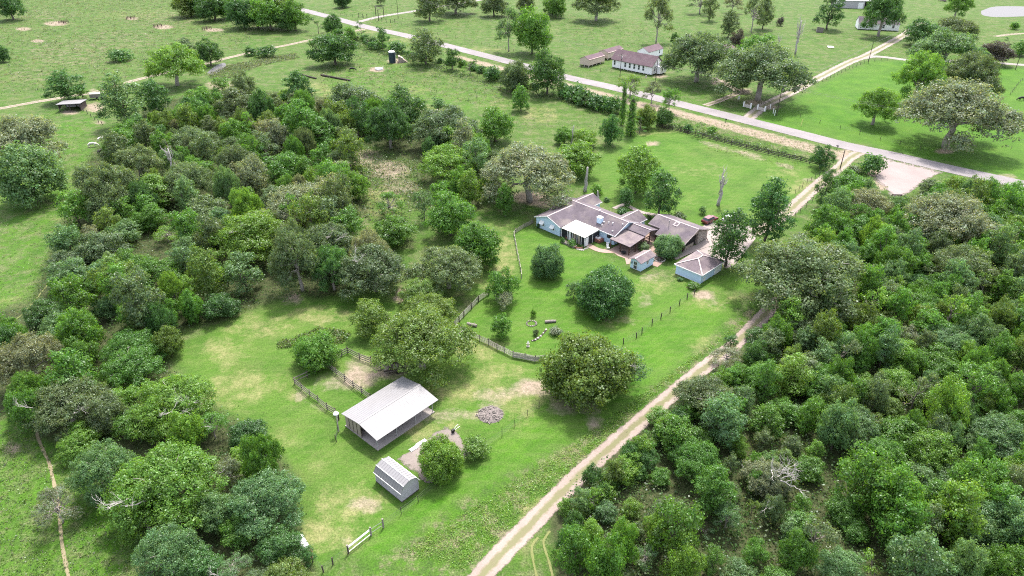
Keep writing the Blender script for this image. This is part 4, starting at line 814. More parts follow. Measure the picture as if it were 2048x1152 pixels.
# ---- undergrowth and rough grass that nobody could count
def scatter_px(poly, n):
    xs = [p[0] for p in poly]; ys = [p[1] for p in poly]; out = []
    pts = [P(x, max(-40, y)) for x, y in poly]; bx = (min(p.x for p in pts), max(p.x for p in pts)); by = (min(p.y for p in pts), max(p.y for p in pts))
    while len(out) < n:
        X = RNG.uniform(bx[0], bx[1], n*3); Y = RNG.uniform(by[0], by[1], n*3); qx, qy = proj(X, Y, 0.0)
        ok = inpoly(qx, qy, poly) & (qx > -40) & (qx < 2090) & (qy < 1200)
        out += list(zip(X[ok], Y[ok]))
    return np.array(out[:n])
def cover(name, polys, label, size, hmax, per, tones, spread):
    C_, N_, S_, K_ = [], [], [], []
    for poly, n in polys:
        c = scatter_px(poly, n); h = hmax*RNG.random(n)**1.5
        rep = np.repeat(np.arange(n), per); m = len(rep)
        sc = (spread*(.5 + RNG.random(n)))[rep]
        off = RNG.normal(size=(m, 3))*np.array([1, 1, .4])*sc[:, None]
        p = np.concatenate([c, np.zeros((n, 1))], 1)[rep] + off; p[:, 2] = np.abs(off[:, 2]) + h[rep]*RNG.random(m) + .03
        C_.append(p); N_.append(np.array([0, 0, .8]) + off/(sc[:, None]+1e-6)*.4 + RNG.normal(size=(m, 3))*.5)
        S_.append(size*(.6 + .8*RNG.random(m))); tn = np.array(tones)[RNG.integers(0, len(tones), n)][rep]
        K_.append(tn*(.8 + .4*RNG.random((m, 1))))
    me = leaf_mesh(name, np.concatenate(C_), np.concatenate(N_), np.concatenate(S_), np.concatenate(K_))
    return tag(link(name, me), label, kind='stuff')
cover('pasture_weeds', [([(-60,-20),(330,-20),(520,60),(480,100),(250,160),(-60,200)], 5200), ([(640,120),(720,90),(930,140),(1020,190),(1000,215),(900,200),(640,200)], 700), ([(1000,20),(1250,40),(1640,110),(1330,95),(1000,90)], 500), ([(640,-10),(1000,-10),(1010,110),(700,40)], 350), ([(700,300),(840,330),(860,420),(760,450),(700,430)], 500)], 'grey-brown and dark weed clumps in the far pastures', .38, .35, 6, [(.065,.10,.035), (.12,.125,.075), (.05,.09,.03), (.15,.145,.10)], .6)
cover('undergrowth', [([(x + 30, y + 4) if i < 9 else (x, y) for i, (x, y) in enumerate(WOOD_R)], 9000), (WOOD_L, 9500)], 'dark undergrowth beneath the woods', .30, 2.4, 9, [(.055,.115,.026), (.07,.14,.03), (.08,.11,.04)], .65)
rough_polys = [([(-60,-20),(330,-20),(520,60),(480,100),(250,160),(-60,200)], 5200), ([(-60,290),(180,240),(150,380),(100,500),(60,600),(-60,640)], 1500), ([(-60,850),(60,870),(260,1060),(270,1180),(-60,1180)], 1500),
 ([(640,120),(720,90),(930,140),(1020,190),(1000,215),(900,200),(640,200)], 1900), ([(1010,200),(1230,240),(1190,260),(1060,260),(980,230)], 500), ([(700,300),(840,330),(860,420),(760,450),(700,430)], 1300),
 ([(1340,225),(1480,255),(1690,305),(1640,325),(1500,300),(1350,255)], 1500), ([(1390,275),(1600,325),(1590,340),(1420,300)], 350),
 ([(1000,20),(1250,40),(1500,60),(1640,110),(1400,120),(1330,95),(1150,100),(1000,90)], 1500), ([(640,-10),(1000,-10),(1010,110),(900,70),(700,40)], 900), ([(1850,80),(2060,110),(2060,40),(1940,40)], 600)]
cover('rough_grass', rough_polys, 'tussocky rough grass and weeds', .17, .15, 6, [(.11,.21,.03), (.075,.135,.028), (.15,.16,.08), (.06,.10,.03), (.13,.23,.035)], .24)
bed = [(552,690),(562,684),(588,676),(640,656),(668,659),(699,666),(698,680),(668,692),(655,688),(640,680),(610,690),(580,694),(560,697)]
cover('verge_grass', [([(800,1105),(1130,900),(1420,690),(1540,600),(1290,805),(1050,1020),(930,1140)], 2300)], 'rough yellow-green verge grass beside the dirt lane', .15, .12, 6, [(.17,.31,.045), (.21,.29,.07), (.14,.26,.04), (.12,.2,.04)], .24)
cover('bedding_plants', [(bed, 520)], 'low dense plants in the bean-shaped flower bed', .26, .55, 8, [(.07,.14,.03), (.11,.18,.04), (.12,.14,.05)], .25)
cover('reeds', [([(410,150),(470,128),(590,107),(598,116),(520,132),(440,165)], 900)], 'grey-green reeds around the left pond', .36, 1.1, 8, [(.10,.125,.07), (.13,.145,.08), (.08,.11,.05)], .4)
cover('hedge_brush', [([(690,75),(790,105),(820,118),(1020,170),(1180,205),(1240,220),(1235,232),(1160,215),(1000,180),(790,120),(700,95)], 900), ([(1316,243),(1400,262),(1480,283),(1650,325),(1652,333),(1480,292),(1395,270),(1312,251)], 420)], 'tangled brush along the paddock fence line', .34, 1.6, 8, [(.04,.075,.025), (.055,.09,.03)], .5)
# ------------------------------------------------------------------ buildings
def building(name, px, deg, label, cat, group=None): return empty(name, P(*px), math.radians(deg), label, cat, group)
def gable(root, axis, a0, a1, c, h0, h1, e0, e1, zr, mat, th=.16, cap='ridge', capname='ridge_cap'):
    mb = MB()
    def pt(a, u, z): return (a, u, z) if axis == 'x' else (u, a, z)
    q1 = [pt(a0, c, zr), pt(a1, c, zr), pt(a1, c-h0, e0), pt(a0, c-h0, e0)]
    q2 = [pt(a0, c, zr), pt(a1, c, zr), pt(a1, c+h1, e1), pt(a0, c+h1, e1)]
    mb.slab(q1, th); mb.slab(q2, th)
    r = mb.build('roof', M[mat], root)
    if cap:
        k = MB(); d0 = (zr-e0)/h0*.16; d1 = (zr-e1)/h1*.16
        k.slab([pt(a0-.02, c, zr+.05), pt(a1+.02, c, zr+.05), pt(a1+.02, c-.16, zr+.05-d0), pt(a0-.02, c-.16, zr+.05-d0)], .045)
        k.slab([pt(a0-.02, c, zr+.052), pt(a1+.02, c, zr+.052), pt(a1+.02, c+.16, zr+.05-d1), pt(a0-.02, c+.16, zr+.05-d1)], .045)
        k.build(capname, M[cap], r)
    return r
def fascia(root, pts, mat='white', w=.06, h=.2):
    for a, b in pts: MB().bar(a, b, w, h).build('fascia', M[mat], root)
def window(root, x, y, z, w, h, nrm, frame='white', bars=True):
    f = MB(); p = MB(); t = .05
    def bx(mb, u0, u1, z0, z1, d0, d1):
        if nrm[1] == 'x':
            s = 1 if nrm[0] == '+' else -1; xs = sorted((x+s*d0, x+s*d1)); mb.box(xs[0], xs[1], y+u0, y+u1, z+z0, z+z1)
        else:
            s = 1 if nrm[0] == '+' else -1; ys = sorted((y+s*d0, y+s*d1)); mb.box(x+u0, x+u1, ys[0], ys[1], z+z0, z+z1)
    a = .09
    bx(f, -w/2-a, -w/2, -h/2-a, h/2+a, -.02, t); bx(f, w/2, w/2+a, -h/2-a, h/2+a, -.02, t); bx(f, -w/2, w/2, h/2, h/2+a, -.02, t); bx(f, -w/2, w/2, -h/2-a, -h/2, -.02, t)
    if bars: bx(f, -w/2, w/2, -.03, .03, -.02, t)
    wdw = f.build('window', M[frame], root)
    bx(p, -w/2+.001, w/2-.001, -h/2+.001, h/2-.001, -.02, .02); p.build('pane', M['glass'], wdw); return wdw

# ---- the blue ranch house
h = building('ranch_house', (1074, 447.5), -45.5, 'long pale blue ranch house with purple-brown shingle roofs and a white porch roof', 'house')
gable(h, 'x', .3, 21.2, 9.0, 5.0, 5.2, 2.75, 2.7, 4.75, 'shingle')
gable(h, 'y', -1.6, 7.6, 4.8, 4.3, 4.3, 2.7, 2.7, 4.25, 'shingle')
gable(h, 'y', 10.4, 17.2, 3.6, 3.1, 3.1, 2.7, 2.7, 4.2, 'shingle')
gable(h, 'y', 10.4, 17.2, 17.9, 2.9, 2.9, 2.65, 2.65, 4.15, 'shingle')
w = MB(); w.prism([(4.6, 0), (13.7, 0), (13.7, 2.62), (9.0, 4.5), (4.6, 2.72)], 'x', .75, 20.6); w.build('wall', M['blue_wall'], h)
w = MB(); w.prism([(.85, 0), (8.65, 0), (8.65, 2.62), (4.8, 3.98), (.85, 2.62)], 'y', -1.15, 4.9); w.build('wall', M['blue_wall'], h)
w = MB(); w.prism([(.9, 0), (6.3, 0), (6.3, 2.6), (3.6, 3.9), (.9, 2.6)], 'y', 13.0, 16.8); w.build('wall', M['blue_wall'], h)
w = MB(); w.prism([(15.4, 0), (20.4, 0), (20.4, 2.55), (17.9, 3.85), (15.4, 2.55)], 'y', 13.0, 16.8); w.build('wall', M['blue_wall'], h)
fascia(h, [((.5,-1.62,2.6),(4.8,-1.62,4.15)), ((4.8,-1.62,4.15),(9.1,-1.62,2.6)), ((16.5,3.96,2.66),(21.2,3.96,2.66)), ((21.24,4.0,2.68),(21.24,9.0,4.66)), ((21.24,9.0,4.66),(21.24,14.2,2.6)), ((20.84,14.2,2.56),(20.84,17.2,2.56)), ((6.74,14.2,2.6),(6.74,17.2,2.6))])
for x in (2.9, 6.3):
    wd = window(h, x, -1.15, 1.5, 1.0, 1.1, '-y')
    aw = MB(); aw.poly([(x-.62,-1.2,2.25),(x+.62,-1.2,2.25),(x+.62,-1.85,1.55),(x-.62,-1.85,1.55)]).poly([(x-.62,-1.2,2.2),(x-.62,-1.85,1.5),(x+.62,-1.85,1.5),(x+.62,-1.2,2.2)]).poly([(x+.62,-1.2,2.25),(x+.62,-1.85,1.55),(x+.62,-1.2,1.55)]).poly([(x-.62,-1.2,2.25),(x-.62,-1.2,1.55),(x-.62,-1.85,1.55)])
    aw.build('awning', M['white'], h)
window(h, 18.8, 4.6, 1.75, .55, .75, '-y', 'black', False); window(h, 19.5, 4.6, 1.75, .55, .75, '-y', 'black', False)
window(h, 20.6, 12.0, 1.5, .9, 1.1, '+x'); window(h, 20.4, 14.2, 1.5, .9, 1.1, '+x')
c = MB(); c.box(14.3, 15.5, 5.6, 6.6, 3.0, 4.75); ch = c.build('chimney', M['blue_wall'], h)
cc = MB(); cc.box(14.22, 15.58, 5.52, 6.68, 4.75, 4.87); cc.box(14.5, 14.8, 5.9, 6.3, 4.87, 5.15).box(15.0, 15.3, 5.9, 6.3, 4.87, 5.15); cc.build('chimney_cap', M['white'], ch)
for (x, y, z, r) in [(16.0,6.3,3.5,.09),(16.2,5.3,3.2,.08),(17.2,6.6,3.7,.07),(18.2,6.8,3.8,.09),(19.7,4.9,2.9,.09),(1.6,6.0,3.3,.12),(20.5,7.6,4.1,.06),(12.6,8.9,4.6,.09),(3.3,7.6,4.1,.08)]:
    v = MB(); v.lathe([(r, z-.1), (r, z+.42), (r*1.7, z+.42), (r*1.7, z+.52)], 8, (x, y)); v.build('roof_vent', M['white'], h)
# white porch roof, panel by panel, over a dark screened porch
n = 9
for i in range(n):
    x0 = 9.15 + i*(16.5-9.15)/n; x1 = x0 + (16.5-9.15)/n - .02; dz = .02*(i % 2)
    MB().slab([(x0,-1.2,2.5+dz),(x1,-1.2,2.5+dz),(x1,4.05,2.86+dz),(x0,4.05,2.86+dz)], .06).build('porch_roof_panel', M['cream_metal'], h)
fr = MB()
for x in (9.0, 10.9, 12.4, 13.9, 15.2, 16.2): fr.box(x-.06, x+.06, -.95, -.83, 0, 2.44)
for y in (.4, 2.0): fr.box(16.14, 16.26, y-.06, y+.06, 0, 2.44)
fr.box(8.95, 16.3, -.98, -.84, 2.38, 2.46).box(16.16, 16.28, -.84, 4.5, 2.38, 2.46); fr.build('porch_frame', M['white'], h)
scr = MB(); scr.box(8.75, 16.14, -.88, -.86, .02, 2.38); scr.box(16.19, 16.21, -.84, 4.5, .02, 2.38); scr.build('porch_screen', M['screen'], h)
dr = MB(); dr.box(16.26, 16.32, -.7, .25, .05, 2.1); dr.build('porch_door', M['white'], h)
for x in (11.6, 13.1, 14.5):
    pa = MB(); pa.box(x-.3, x+.3, -.93, -.885, .05, 2.3); pa.build('porch_panel', M['tan_sheet'] if x > 12 else M['white'], h)
# covered patio with two roof levels
r = MB(); r.slab([(21.1,10.8,3.75),(26.5,10.8,3.75),(26.5,8.4,3.2),(21.1,8.4,3.2)], .12); r.slab([(21.1,10.82,3.74),(26.5,10.82,3.74),(26.5,13.6,3.0),(21.1,13.6,3.0)], .12); rr = r.build('patio_roof', M['shingle'], h)
k = MB(); k.bar((21.1,10.8,3.82),(26.5,10.8,3.82),.22,.07); k.build('ridge_cap', M['ridge'], rr)
r = MB(); r.slab([(20.6,8.6,3.0),(26.5,8.6,3.0),(26.5,2.8,2.35),(20.6,2.8,2.35)], .12); r.build('patio_roof', M['shingle_light'], h)
for x, y, z in [(20.9,3.0,2.2),(23.7,3.0,2.2),(26.2,3.0,2.2),(26.2,5.4,2.5),(26.2,8.5,2.7),(26.2,10.8,3.5),(26.2,13.3,2.85),(21.4,13.3,2.85)]:
    MB().box(x-.1, x+.1, y-.1, y+.1, 0, z).build('patio_post', M['brownpost'], h)
bm_ = MB(); bm_.box(20.8, 26.3, 2.9, 3.08, 2.1, 2.26).box(26.1, 26.28, 3.1, 10.7, 2.2, 2.32); bm_.build('patio_beam', M['brownpost'], h)
# ---- stone-fronted building
g = building('stone_building', (1074, 447.5), -45.5, 'low building with stone end wall and dark garage opening, purple-brown shingle roof', 'building')
gable(g, 'x', 26.6, 34.7, 17.8, 5.6, 5.6, 2.45, 2.6, 4.6, 'shingle')
gable(g, 'x', 23.1, 26.58, 17.8, 3.5, 5.6, 3.25, 2.6, 4.58, 'shingle')
w = MB(); w.prism([(12.9, 0), (23.0, 0), (23.0, 2.5), (17.8, 4.4), (12.9, 2.5)], 'x', 26.9, 33.6); w.build('wall', M['tan_sheet'], g)
w = MB(); w.prism([(14.9, 0), (23.0, 0), (23.0, 2.5), (17.8, 4.35), (14.9, 3.2)], 'x', 23.5, 26.88); w.build('wall', M['wood_grey'], g)
w = MB(); w.prism([(18.9, 0), (23.1, 0), (23.1, 2.5), (18.9, 4.05)], 'x', 33.62, 34.15); w.prism([(16.2, 2.9), (18.88, 2.9), (18.88, 4.1), (17.8, 4.42), (16.2, 3.85)], 'x', 33.62, 34.12); sw = w.build('stone_wall', M['stone'], g)
stn = MB()
for _ in range(230):
    y = random.uniform(19.0, 22.9); z = random.uniform(.1, 3.9)
    if z > 4.0 - (y-18.9)*.36: continue
    s = random.uniform(.09, .2); stn.box(34.1, 34.17 + random.uniform(.02, .09), y-s, y+s*.8, z-s*.7, z+s*.7)
tag(stn.build('stone', M['rock'], sw), kind='stuff')
dk = MB(); dk.box(33.62, 33.7, 13.4, 18.7, .05, 2.7); dk.build('opening_shade_panel', M['dark'], g)  # thin dark panel on the solid wall paints the garage's inner shade
ps = MB(); ps.box(33.9, 34.1, 13.1, 13.3, 0, 2.4); ps.build('post', M['brownpost'], g); MB().box(33.75, 33.95, 14.2, 17.6, .05, .9).build('workbench', M['tan_sheet'], g)
sk = MB(); zz = lambda y: 4.6 - (17.8-y)*2.15/5.6; sk.slab([(28.6, 17.5, zz(17.5)+.13),(29.9,17.5,zz(17.5)+.13),(29.9,16.2,zz(16.2)+.13),(28.6,16.2,zz(16.2)+.13)], .1); sky_ = sk.build('skylight', M['ridge'], g)
sk = MB(); sk.slab([(28.9, 17.3, zz(17.3)+.16),(29.6,17.3,zz(17.3)+.16),(29.6,16.4,zz(16.4)+.16),(28.9,16.4,zz(16.4)+.16)], .02); sk.build('pane', M['shingle'], sky_)
pp = MB(); pp.lathe([(.07, 2.6), (.07, 5.0), (.13, 5.0), (.13, 5.15)], 8, (28.0, 15.6)); pp.build('flue_pipe', M['metal'], g)
fascia(g, [((34.74,12.2,2.4),(34.74,17.8,4.52)), ((34.74,17.8,4.52),(34.74,23.4,2.5)), ((26.62,12.18,2.38),(34.7,12.18,2.38)), ((23.1,14.26,3.18),(26.6,14.26,3.18))], 'ridge')
# ---- small blue shed
s = building('garden_shed', (1074, 447.5), -45.5, 'small pale blue garden shed with double-paned door beside the patio', 'shed')
gable(s, 'y', -1.7, 4.0, 31.15, 1.75, 1.75, 2.25, 2.25, 3.0, 'shingle_light', .1)
w = MB(); w.prism([(29.75,0),(32.55,0),(32.55,2.15),(31.15,2.8),(29.75,2.15)], 'y', -1.1, 3.6); w.build('wall', M['blue_wall'], s)
d = MB(); d.box(30.55, 31.55, -1.16, -1.1, .05, 1.98); dd = d.build('door', M['white'], s)
for z0 in (.2, 1.1):
    for x0 in (30.65, 31.08): MB().box(x0, x0+.38, -1.18, -1.155, z0, z0+.75).build('pane', M['glass'], dd)
window(s, 32.55, 1.3, 1.4, .6, .7, '+x'); window(s, 30.1, -1.1, 1.4, .3, .7, '-y', 'blue_wall', False)
# ---- hip-roofed garage
g = building('garage', (1350, 547), -45.5, 'pale blue garage with a hipped purple-brown shingle roof', 'garage')
MB().box(0, 6.3, .1, 8.4, 0, 2.3).build('wall', M['blue_wall'], g)
r = MB(); e = 2.35; ap = 3.75; A_, B_, C2_, D_ = (-.35,-.3,e),(6.7,-.3,e),(6.7,8.8,e),(-.35,8.8,e); R1, R2 = (3.18,3.3,ap),(3.18,5.2,ap)
for q in ([A_,B_,R1],[B_,C2_,R2,R1],[C2_,D_,R2],[D_,A_,R1,R2]): r.poly(q)
r.poly([D_,C2_,B_,A_]); rf = r.build('roof', M['shingle_light'], g)
k = MB()
for a, b in ((A_,R1),(B_,R1),(C2_,R2),(D_,R2),(R1,R2)): k.bar((a[0],a[1],a[2]+.05),(b[0],b[1],b[2]+.05),.26,.06)
k.build('ridge_cap', M['ridge'], rf)
fascia(g, [((-.36,-.33,2.28),(6.72,-.33,2.28)), ((6.73,-.3,2.28),(6.73,8.8,2.28))])
MB().box(-.03, 6.33, .07, .1, 0, .06).box(6.3, 6.34, 1.2, 1.9, .05, 1.1).build('trim', M['white'], g)
MB().box(6.3, 6.36, 5.5, 8.0, 0, 2.1).build('garage_door', M['white'], g)
# ---- pavilion barn
b = building('pavilion_barn', (692, 852), -41.8, 'open-sided barn with a wide pale sheet-metal roof on a concrete slab', 'barn')
MB().box(-.1, 8.1, -.1, 11.6, 0, .14).build('floor_slab', M['concrete'], b)
rb = gable(b, 'y', -.45, 12.0, 4.4, 4.45, 4.35, 2.85, 2.75, 3.5, 'metal', .06, 'metal')
rib = MB()
for i in range(41):
    y = -.4 + 12.35*i/40; rib.bar((4.4, y, 3.505), (.0, y, 2.86), .04, .02); rib.bar((4.4, y, 3.505), (8.7, y, 2.76), .04, .02)
tag(rib.build('roof_rib', M['metal'], rb), kind='stuff')
for x, y in [(.1,.1),(7.85,.1),(7.85,3.9),(7.85,7.7),(7.85,11.35),(.1,11.35),(.1,3.9),(.1,7.7)]:
    zt = 2.72; MB().box(x-.05, x+.05, y-.05, y+.05, .14, zt).build('post', M['metal_wall'], b)
for i in range(4): MB().box(.2 + i*.98, .2 + i*.98 + .95, .0, .05, .14, 2.75 + .14*i + (.05 if i < 3 else 0)).build('wall_panel', M['tan_sheet'], b)
for i in range(1, 5): MB().box(.2 + i*.98 - .05, .2 + i*.98 + .0, -.06, .0, .14, 2.6 + .13*i).build('wall_stud', M['wood_dark'], b)
for i in range(5): MB().box(.0, .06, .2 + i*2.25, .2 + i*2.25 + 2.2, .14, 2.7).build('wall_panel', M['tan_sheet'], b)
MB().box(5.2, 5.26, 2.6, 6.6, .14, 1.1).build('stall_rail', M['wood_dark'], b)
o = empty('feed_bunk', b.location + Vector((math.cos(math.radians(-41.8))*6.4 - math.sin(math.radians(-41.8))*4.6, math.sin(math.radians(-41.8))*6.4 + math.cos(math.radians(-41.8))*4.6, .14)), math.radians(-41.8), 'long black bench standing under the pale barn roof', 'bench')
MB().box(-.3, .3, -1.9, 1.9, .42, .5).build('seat', M['black'], o)
for y in (-1.6, 0, 1.6): MB().box(-.25, .25, y-.05, y+.05, 0, .42).build('leg', M['black'], o)
MB().box(-.3, -.22, -1.9, 1.9, .5, .95).build('backrest', M['black'], o)
# ---- gambrel shed
g = building('gambrel_shed', (751.5, 963), -42, 'grey metal storage shed with a rounded gambrel roof', 'shed')
wd = 3.25
w = MB(); w.prism([(.03,.12),(wd-.03,.12),(wd-.03,1.9),(wd-.55,2.75),(wd/2,3.1),(.55,2.75),(.03,1.9)], 'x', .05, 5.75); w.build('wall', M['metal_wall'], g)
prof = [(-.12,1.8),(.5,2.82),(wd/2,3.2),(wd-.5,2.82),(wd+.12,1.8)]
r = MB()
for (u0,z0),(u1,z1) in zip(prof[:-1], prof[1:]): r.slab([(-.12,u0,z0),(5.92,u0,z0),(5.92,u1,z1),(-.12,u1,z1)], .05)
rf = r.build('roof', M['metal'], g)
rb = MB()
for i in range(13):
    x = -.06 + i*5.95/12
    for (u0,z0),(u1,z1) in zip(prof[:-1], prof[1:]): rb.bar((x,u0,z0+.01),(x,u1,z1+.01),.04,.04)
tag(rb.build('roof_rib', M['metal'], rf), kind='stuff')
k = MB()
for (u,z) in prof: k.bar((-.14,u,z+.02),(5.94,u,z+.02),.07,.05)
k.build('roof_trim', M['white'], rf)
sd = MB()
for i in range(9): sd.box(.04, 5.76, -.0, .03, .2+i*.19, .23+i*.19)
for i in range(9): sd.box(5.75, 5.78, .03, wd-.03, .2+i*.19, .23+i*.19)
tag(sd.build('siding_rib', M['metal_wall'], g), kind='stuff')
MB().box(0, 5.8, .02, wd-.02, 0, .12).build('base_frame', M['wood_dark'], g)
pal = empty('pallet', P(826, 984), math.radians(48), 'dark timber pallet leaning against the gambrel shed end wall', 'pallet')
for i in range(5): MB().bar((-.9+i*.42, .0, .03), (-.9+i*.42, .32, .75), .12, .03).build('slat', M['wood_dark'], pal)
MB().bar((-1.0, .06, .12), (.95, .06, .12), .05, .08).build('runner', M['wood_dark'], pal)
# ---- schoolhouse and outbuildings across the road
s = building('schoolhouse', (1222, 135), -43.5, 'long white clapboard schoolhouse with purple-brown roof and tall windows', 'building')
w = MB(); w.prism([(.3,.35),(8.3,.35),(8.3,3.9),(4.3,7.1),(.3,3.9)], 'x', .3, 21.3); w.build('wall', M['white_wall'], s)
gable(s, 'x', -.3, 21.7, 4.3, 4.6, 4.6, 3.75, 3.75, 7.5, 'shingle_red', .2, None)
for x in (1.6, 7.4, 9.8, 12.2, 14.6, 16.9): window(s, x, .3, 2.35, .95, 1.9, '-y', 'white_wall')
for y in (2.6, 6.0): window(s, 21.3, y, 2.35, .9, 1.9, '+x', 'white_wall')
MB().box(21.3, 23.6, 3.2, 8.3, .5, 3.4).build('wing_wall', M['white_wall'], s); MB().slab([(21.2,3.0,3.75),(23.8,3.0,3.5),(23.8,8.5,3.5),(21.2,8.5,3.75)], .12).build('wing_roof', M['white_wall'], s)
window(s, 23.6, 5.0, 2.2, .7, 1.3, '+x', 'white_wall'); window(s, 23.6, 7.2, 2.2, .7, 1.3, '+x', 'white_wall')
p_ = MB(); p_.box(-.15, .15, -.15, .15, 0, .35); pm_ = p_.mesh('pier'); pm_.materials.append(M['rock'])
for x in np.arange(.5, 21.3, 2.08):
    for y in (.5, 8.1): link('pier', pm_, None, s).location = (x, y, 0)
MB().lathe([(.16,3.6),(.16,5.2),(.22,5.2),(.22,5.35)], 8, (4.9,.9)).build('flue_pipe', M['white'], s)
def hut(name, px, deg, L, W, z0, ze, zr, label, wall, roof, cat, piers=True, group=None):
    o = building(name, px, deg, label, cat, group)
    mb = MB(); mb.prism([(-W,z0),(0,z0),(0,ze),(-W/2,zr-.12),(-W,ze)], 'y', 0, L); mb.build('wall', M[wall], o)
    gable(o, 'y', -.15, L+.2, -W/2, W/2+.2, W/2+.2, ze-.1, ze-.1, zr, roof, .1, None)
    if piers:
        q = MB(); q.box(-.14, .14, -.14, .14, 0, z0); qm = q.mesh('pier'); qm.materials.append(M['rock'])
        for x in (-W+.2, -W/2, -.2):
            for y in np.linspace(.2, L-.2, 5): link('pier', qm, None, o).location = (x, y, 0)
    return o
hut('beige_shed', (1177.5, 135), -42, 12.2, 5.2, .75, 3.3, 4.5, 'beige portable building on piers, nearer the road', 'beige', 'shingle_red', 'shed', group='beige portable buildings')
hut('beige_shed', (1215.5, 120.5), -42, 12.5, 5.2, .75, 3.3, 4.5, 'second beige portable building behind the white schoolhouse', 'beige', 'shingle_red', 'shed', group='beige portable buildings')
o = hut('white_cottage', (1296, 119), -43, 12.5, 6.2, .3, 3.3, 5.0, 'small white outbuilding with reddish roof behind the schoolhouse', 'white_wall', 'shingle_red', 'building'); window(o, 0, 9.5, 2.1, .8, 1.4, '+x', 'white_wall')
o = hut('white_cottage', (1447, 119), -43, 11, 7.0, .3, 3.4, 5.4, 'white house mostly hidden behind the dark live oak', 'white_wall', 'shingle_red', 'house')
o = hut('farmhouse', (1790, 57), 45, 21, 8.5, .3, 3.6, 6.4, 'white farmhouse with dark purple roof half hidden by a tree', 'white_wall', 'shingle', 'house')
o.rotation_euler = (0, 0, math.radians(75)); 
for y in (3, 8, 14, 18): window(o, -8.5, y, 2.2, 1.1, 1.6, '-x', 'white_wall')
o = building('metal_workshop', (1672, 16), -9, 'large grey metal workshop at the top edge', 'building')
MB().box(0, 17, 0, 14, 0, 4.6).build('wall', M['metal_wall'], o); MB().slab([(-.4,-.4,4.75),(25,-.4,4.75),(25,14,6.8),(-.4,14,6.8)], .15).build('roof', M['white'], o)
MB().box(13.2, 16.2, -.06, 0, 0, 3.6).build('door', M['white'], o); MB().box(17.4, 24, 3, 14, 0, 4.5).build('bay_shade_block', M['dark'], o)  # solid dark block paints the shade of the open bay under the roof
for x in (20.5, 24.6): MB().box(x-.15, x+.15, -.2, .1, 0, 4.6).build('post', M['white'], o)
o = building('old_outhouse', (1632, 64.5), -20, 'small weathered grey shed leaning beneath a dark tree', 'shed')
MB().prism([(0,0),(2.6,0),(2.6,2.2),(0,2.8)], 'x', 0, 3.4).build('wall', M['wood_grey'], o); MB().slab([(-.2,-.2,2.9),(3.6,-.2,2.9),(3.6,2.9,2.25),(-.2,2.9,2.25)], .08).build('roof', M['metal'], o)
o.rotation_euler = (math.radians(3), math.radians(6), math.radians(-20))
# ---- cattle shelter
o = building('cattle_shelter', (121, 224), 12, 'open-fronted cattle shelter with a pale tin roof in the back pasture', 'shelter')
MB().slab([(-.6,-.6,2.9),(7.6,-.6,2.9),(7.6,7.0,2.3),(-.6,7.0,2.3)], .1).build('roof', M['metal'], o)
for x, y, z in [(0,0,2.75),(7,0,2.75),(3.5,0,2.75),(0,6.4,2.2),(7,6.4,2.2),(3.5,6.4,2.2)]: MB().box(x-.12, x+.12, y-.12, y+.12, 0, z).build('post', M['wood_dark'], o)
MB().box(-.1, 7.1, 6.4, 6.5, 0, 2.2).build('back_wall', M['metal_wall'], o); MB().poly([(-.16,0,2.8),(-.16,6.4,2.25),(-.16,6.4,.9),(-.16,3.4,1.4),(-.16,0,.5)]).build('side_sheet', M['metal'], o); MB().box(7.1, 7.16, 0, 6.4, 0, 2.1).build('side_wall', M['wood_dark'], o)
o = building('old_trailer', (181, 200), 12, 'rusty grey stock trailer parked behind the cattle shelter', 'trailer')
MB().box(0, 6.5, 0, 2.2, .7, 2.1).build('body', M['wood_grey'], o); MB().box(-.1, 6.6, -.1, 2.3, 2.1, 2.2).build('roof', M['wood_pale'], o)
for x in (2.5, 4.0): MB().tube([(x, -.15, .45), (x, .1, .45)], .45, 12).build('wheel', M['black'], o)
# ---- water tank, stone ramp, trough
o = building('water_tank', (785, 125), 0, 'tall dark water tank with a pale lid on bare ground', 'tank')
MB().lathe([(1.45,0),(1.5,.1),(1.5,4.4),(1.35,4.6)], 20).build('tank_body', M['plastic_dark'], o)
MB().lathe([(1.5,4.6),(1.5,4.95),(1.0,5.25),(.35,5.3),(.35,5.5)], 20).build('lid', M['white'], o)
MB().tube([(1.62,0,0),(1.62,0,4.7)], .07, 6).build('pipe', M['white'], o)
o = building('stone_ramp', (797, 124.5), 10, 'sloping stone-block pump house beside the dark water tank', 'pump house')
MB().prism([(0,0),(4.2,0),(3.4,.6),(.9,2.7),(0,2.9)], 'y', -1.2, 1.4).build('block_wall', M['stone'], o); MB().slab([(.0,-1.3,3.0),(2.2,-1.3,1.9),(2.2,1.5,1.9),(.0,1.5,3.0)], .1).build('roof', M['wood_pale'], o)
o = building('stock_trough', (758, 139), 0, 'round galvanised stock trough on bare ground', 'trough')
MB().lathe([(1.7,0),(1.75,.1),(1.75,.6),(1.65,.62)], 20).build('trough_wall', M['white'], o); MB().lathe([(1.6,.58),(1.6,.6)], 20).build('water', M['metal'], o)
MB().box(1.2, 1.9, .6, 1.3, .6, .9).build('float_box', M['wood_pale'], o)

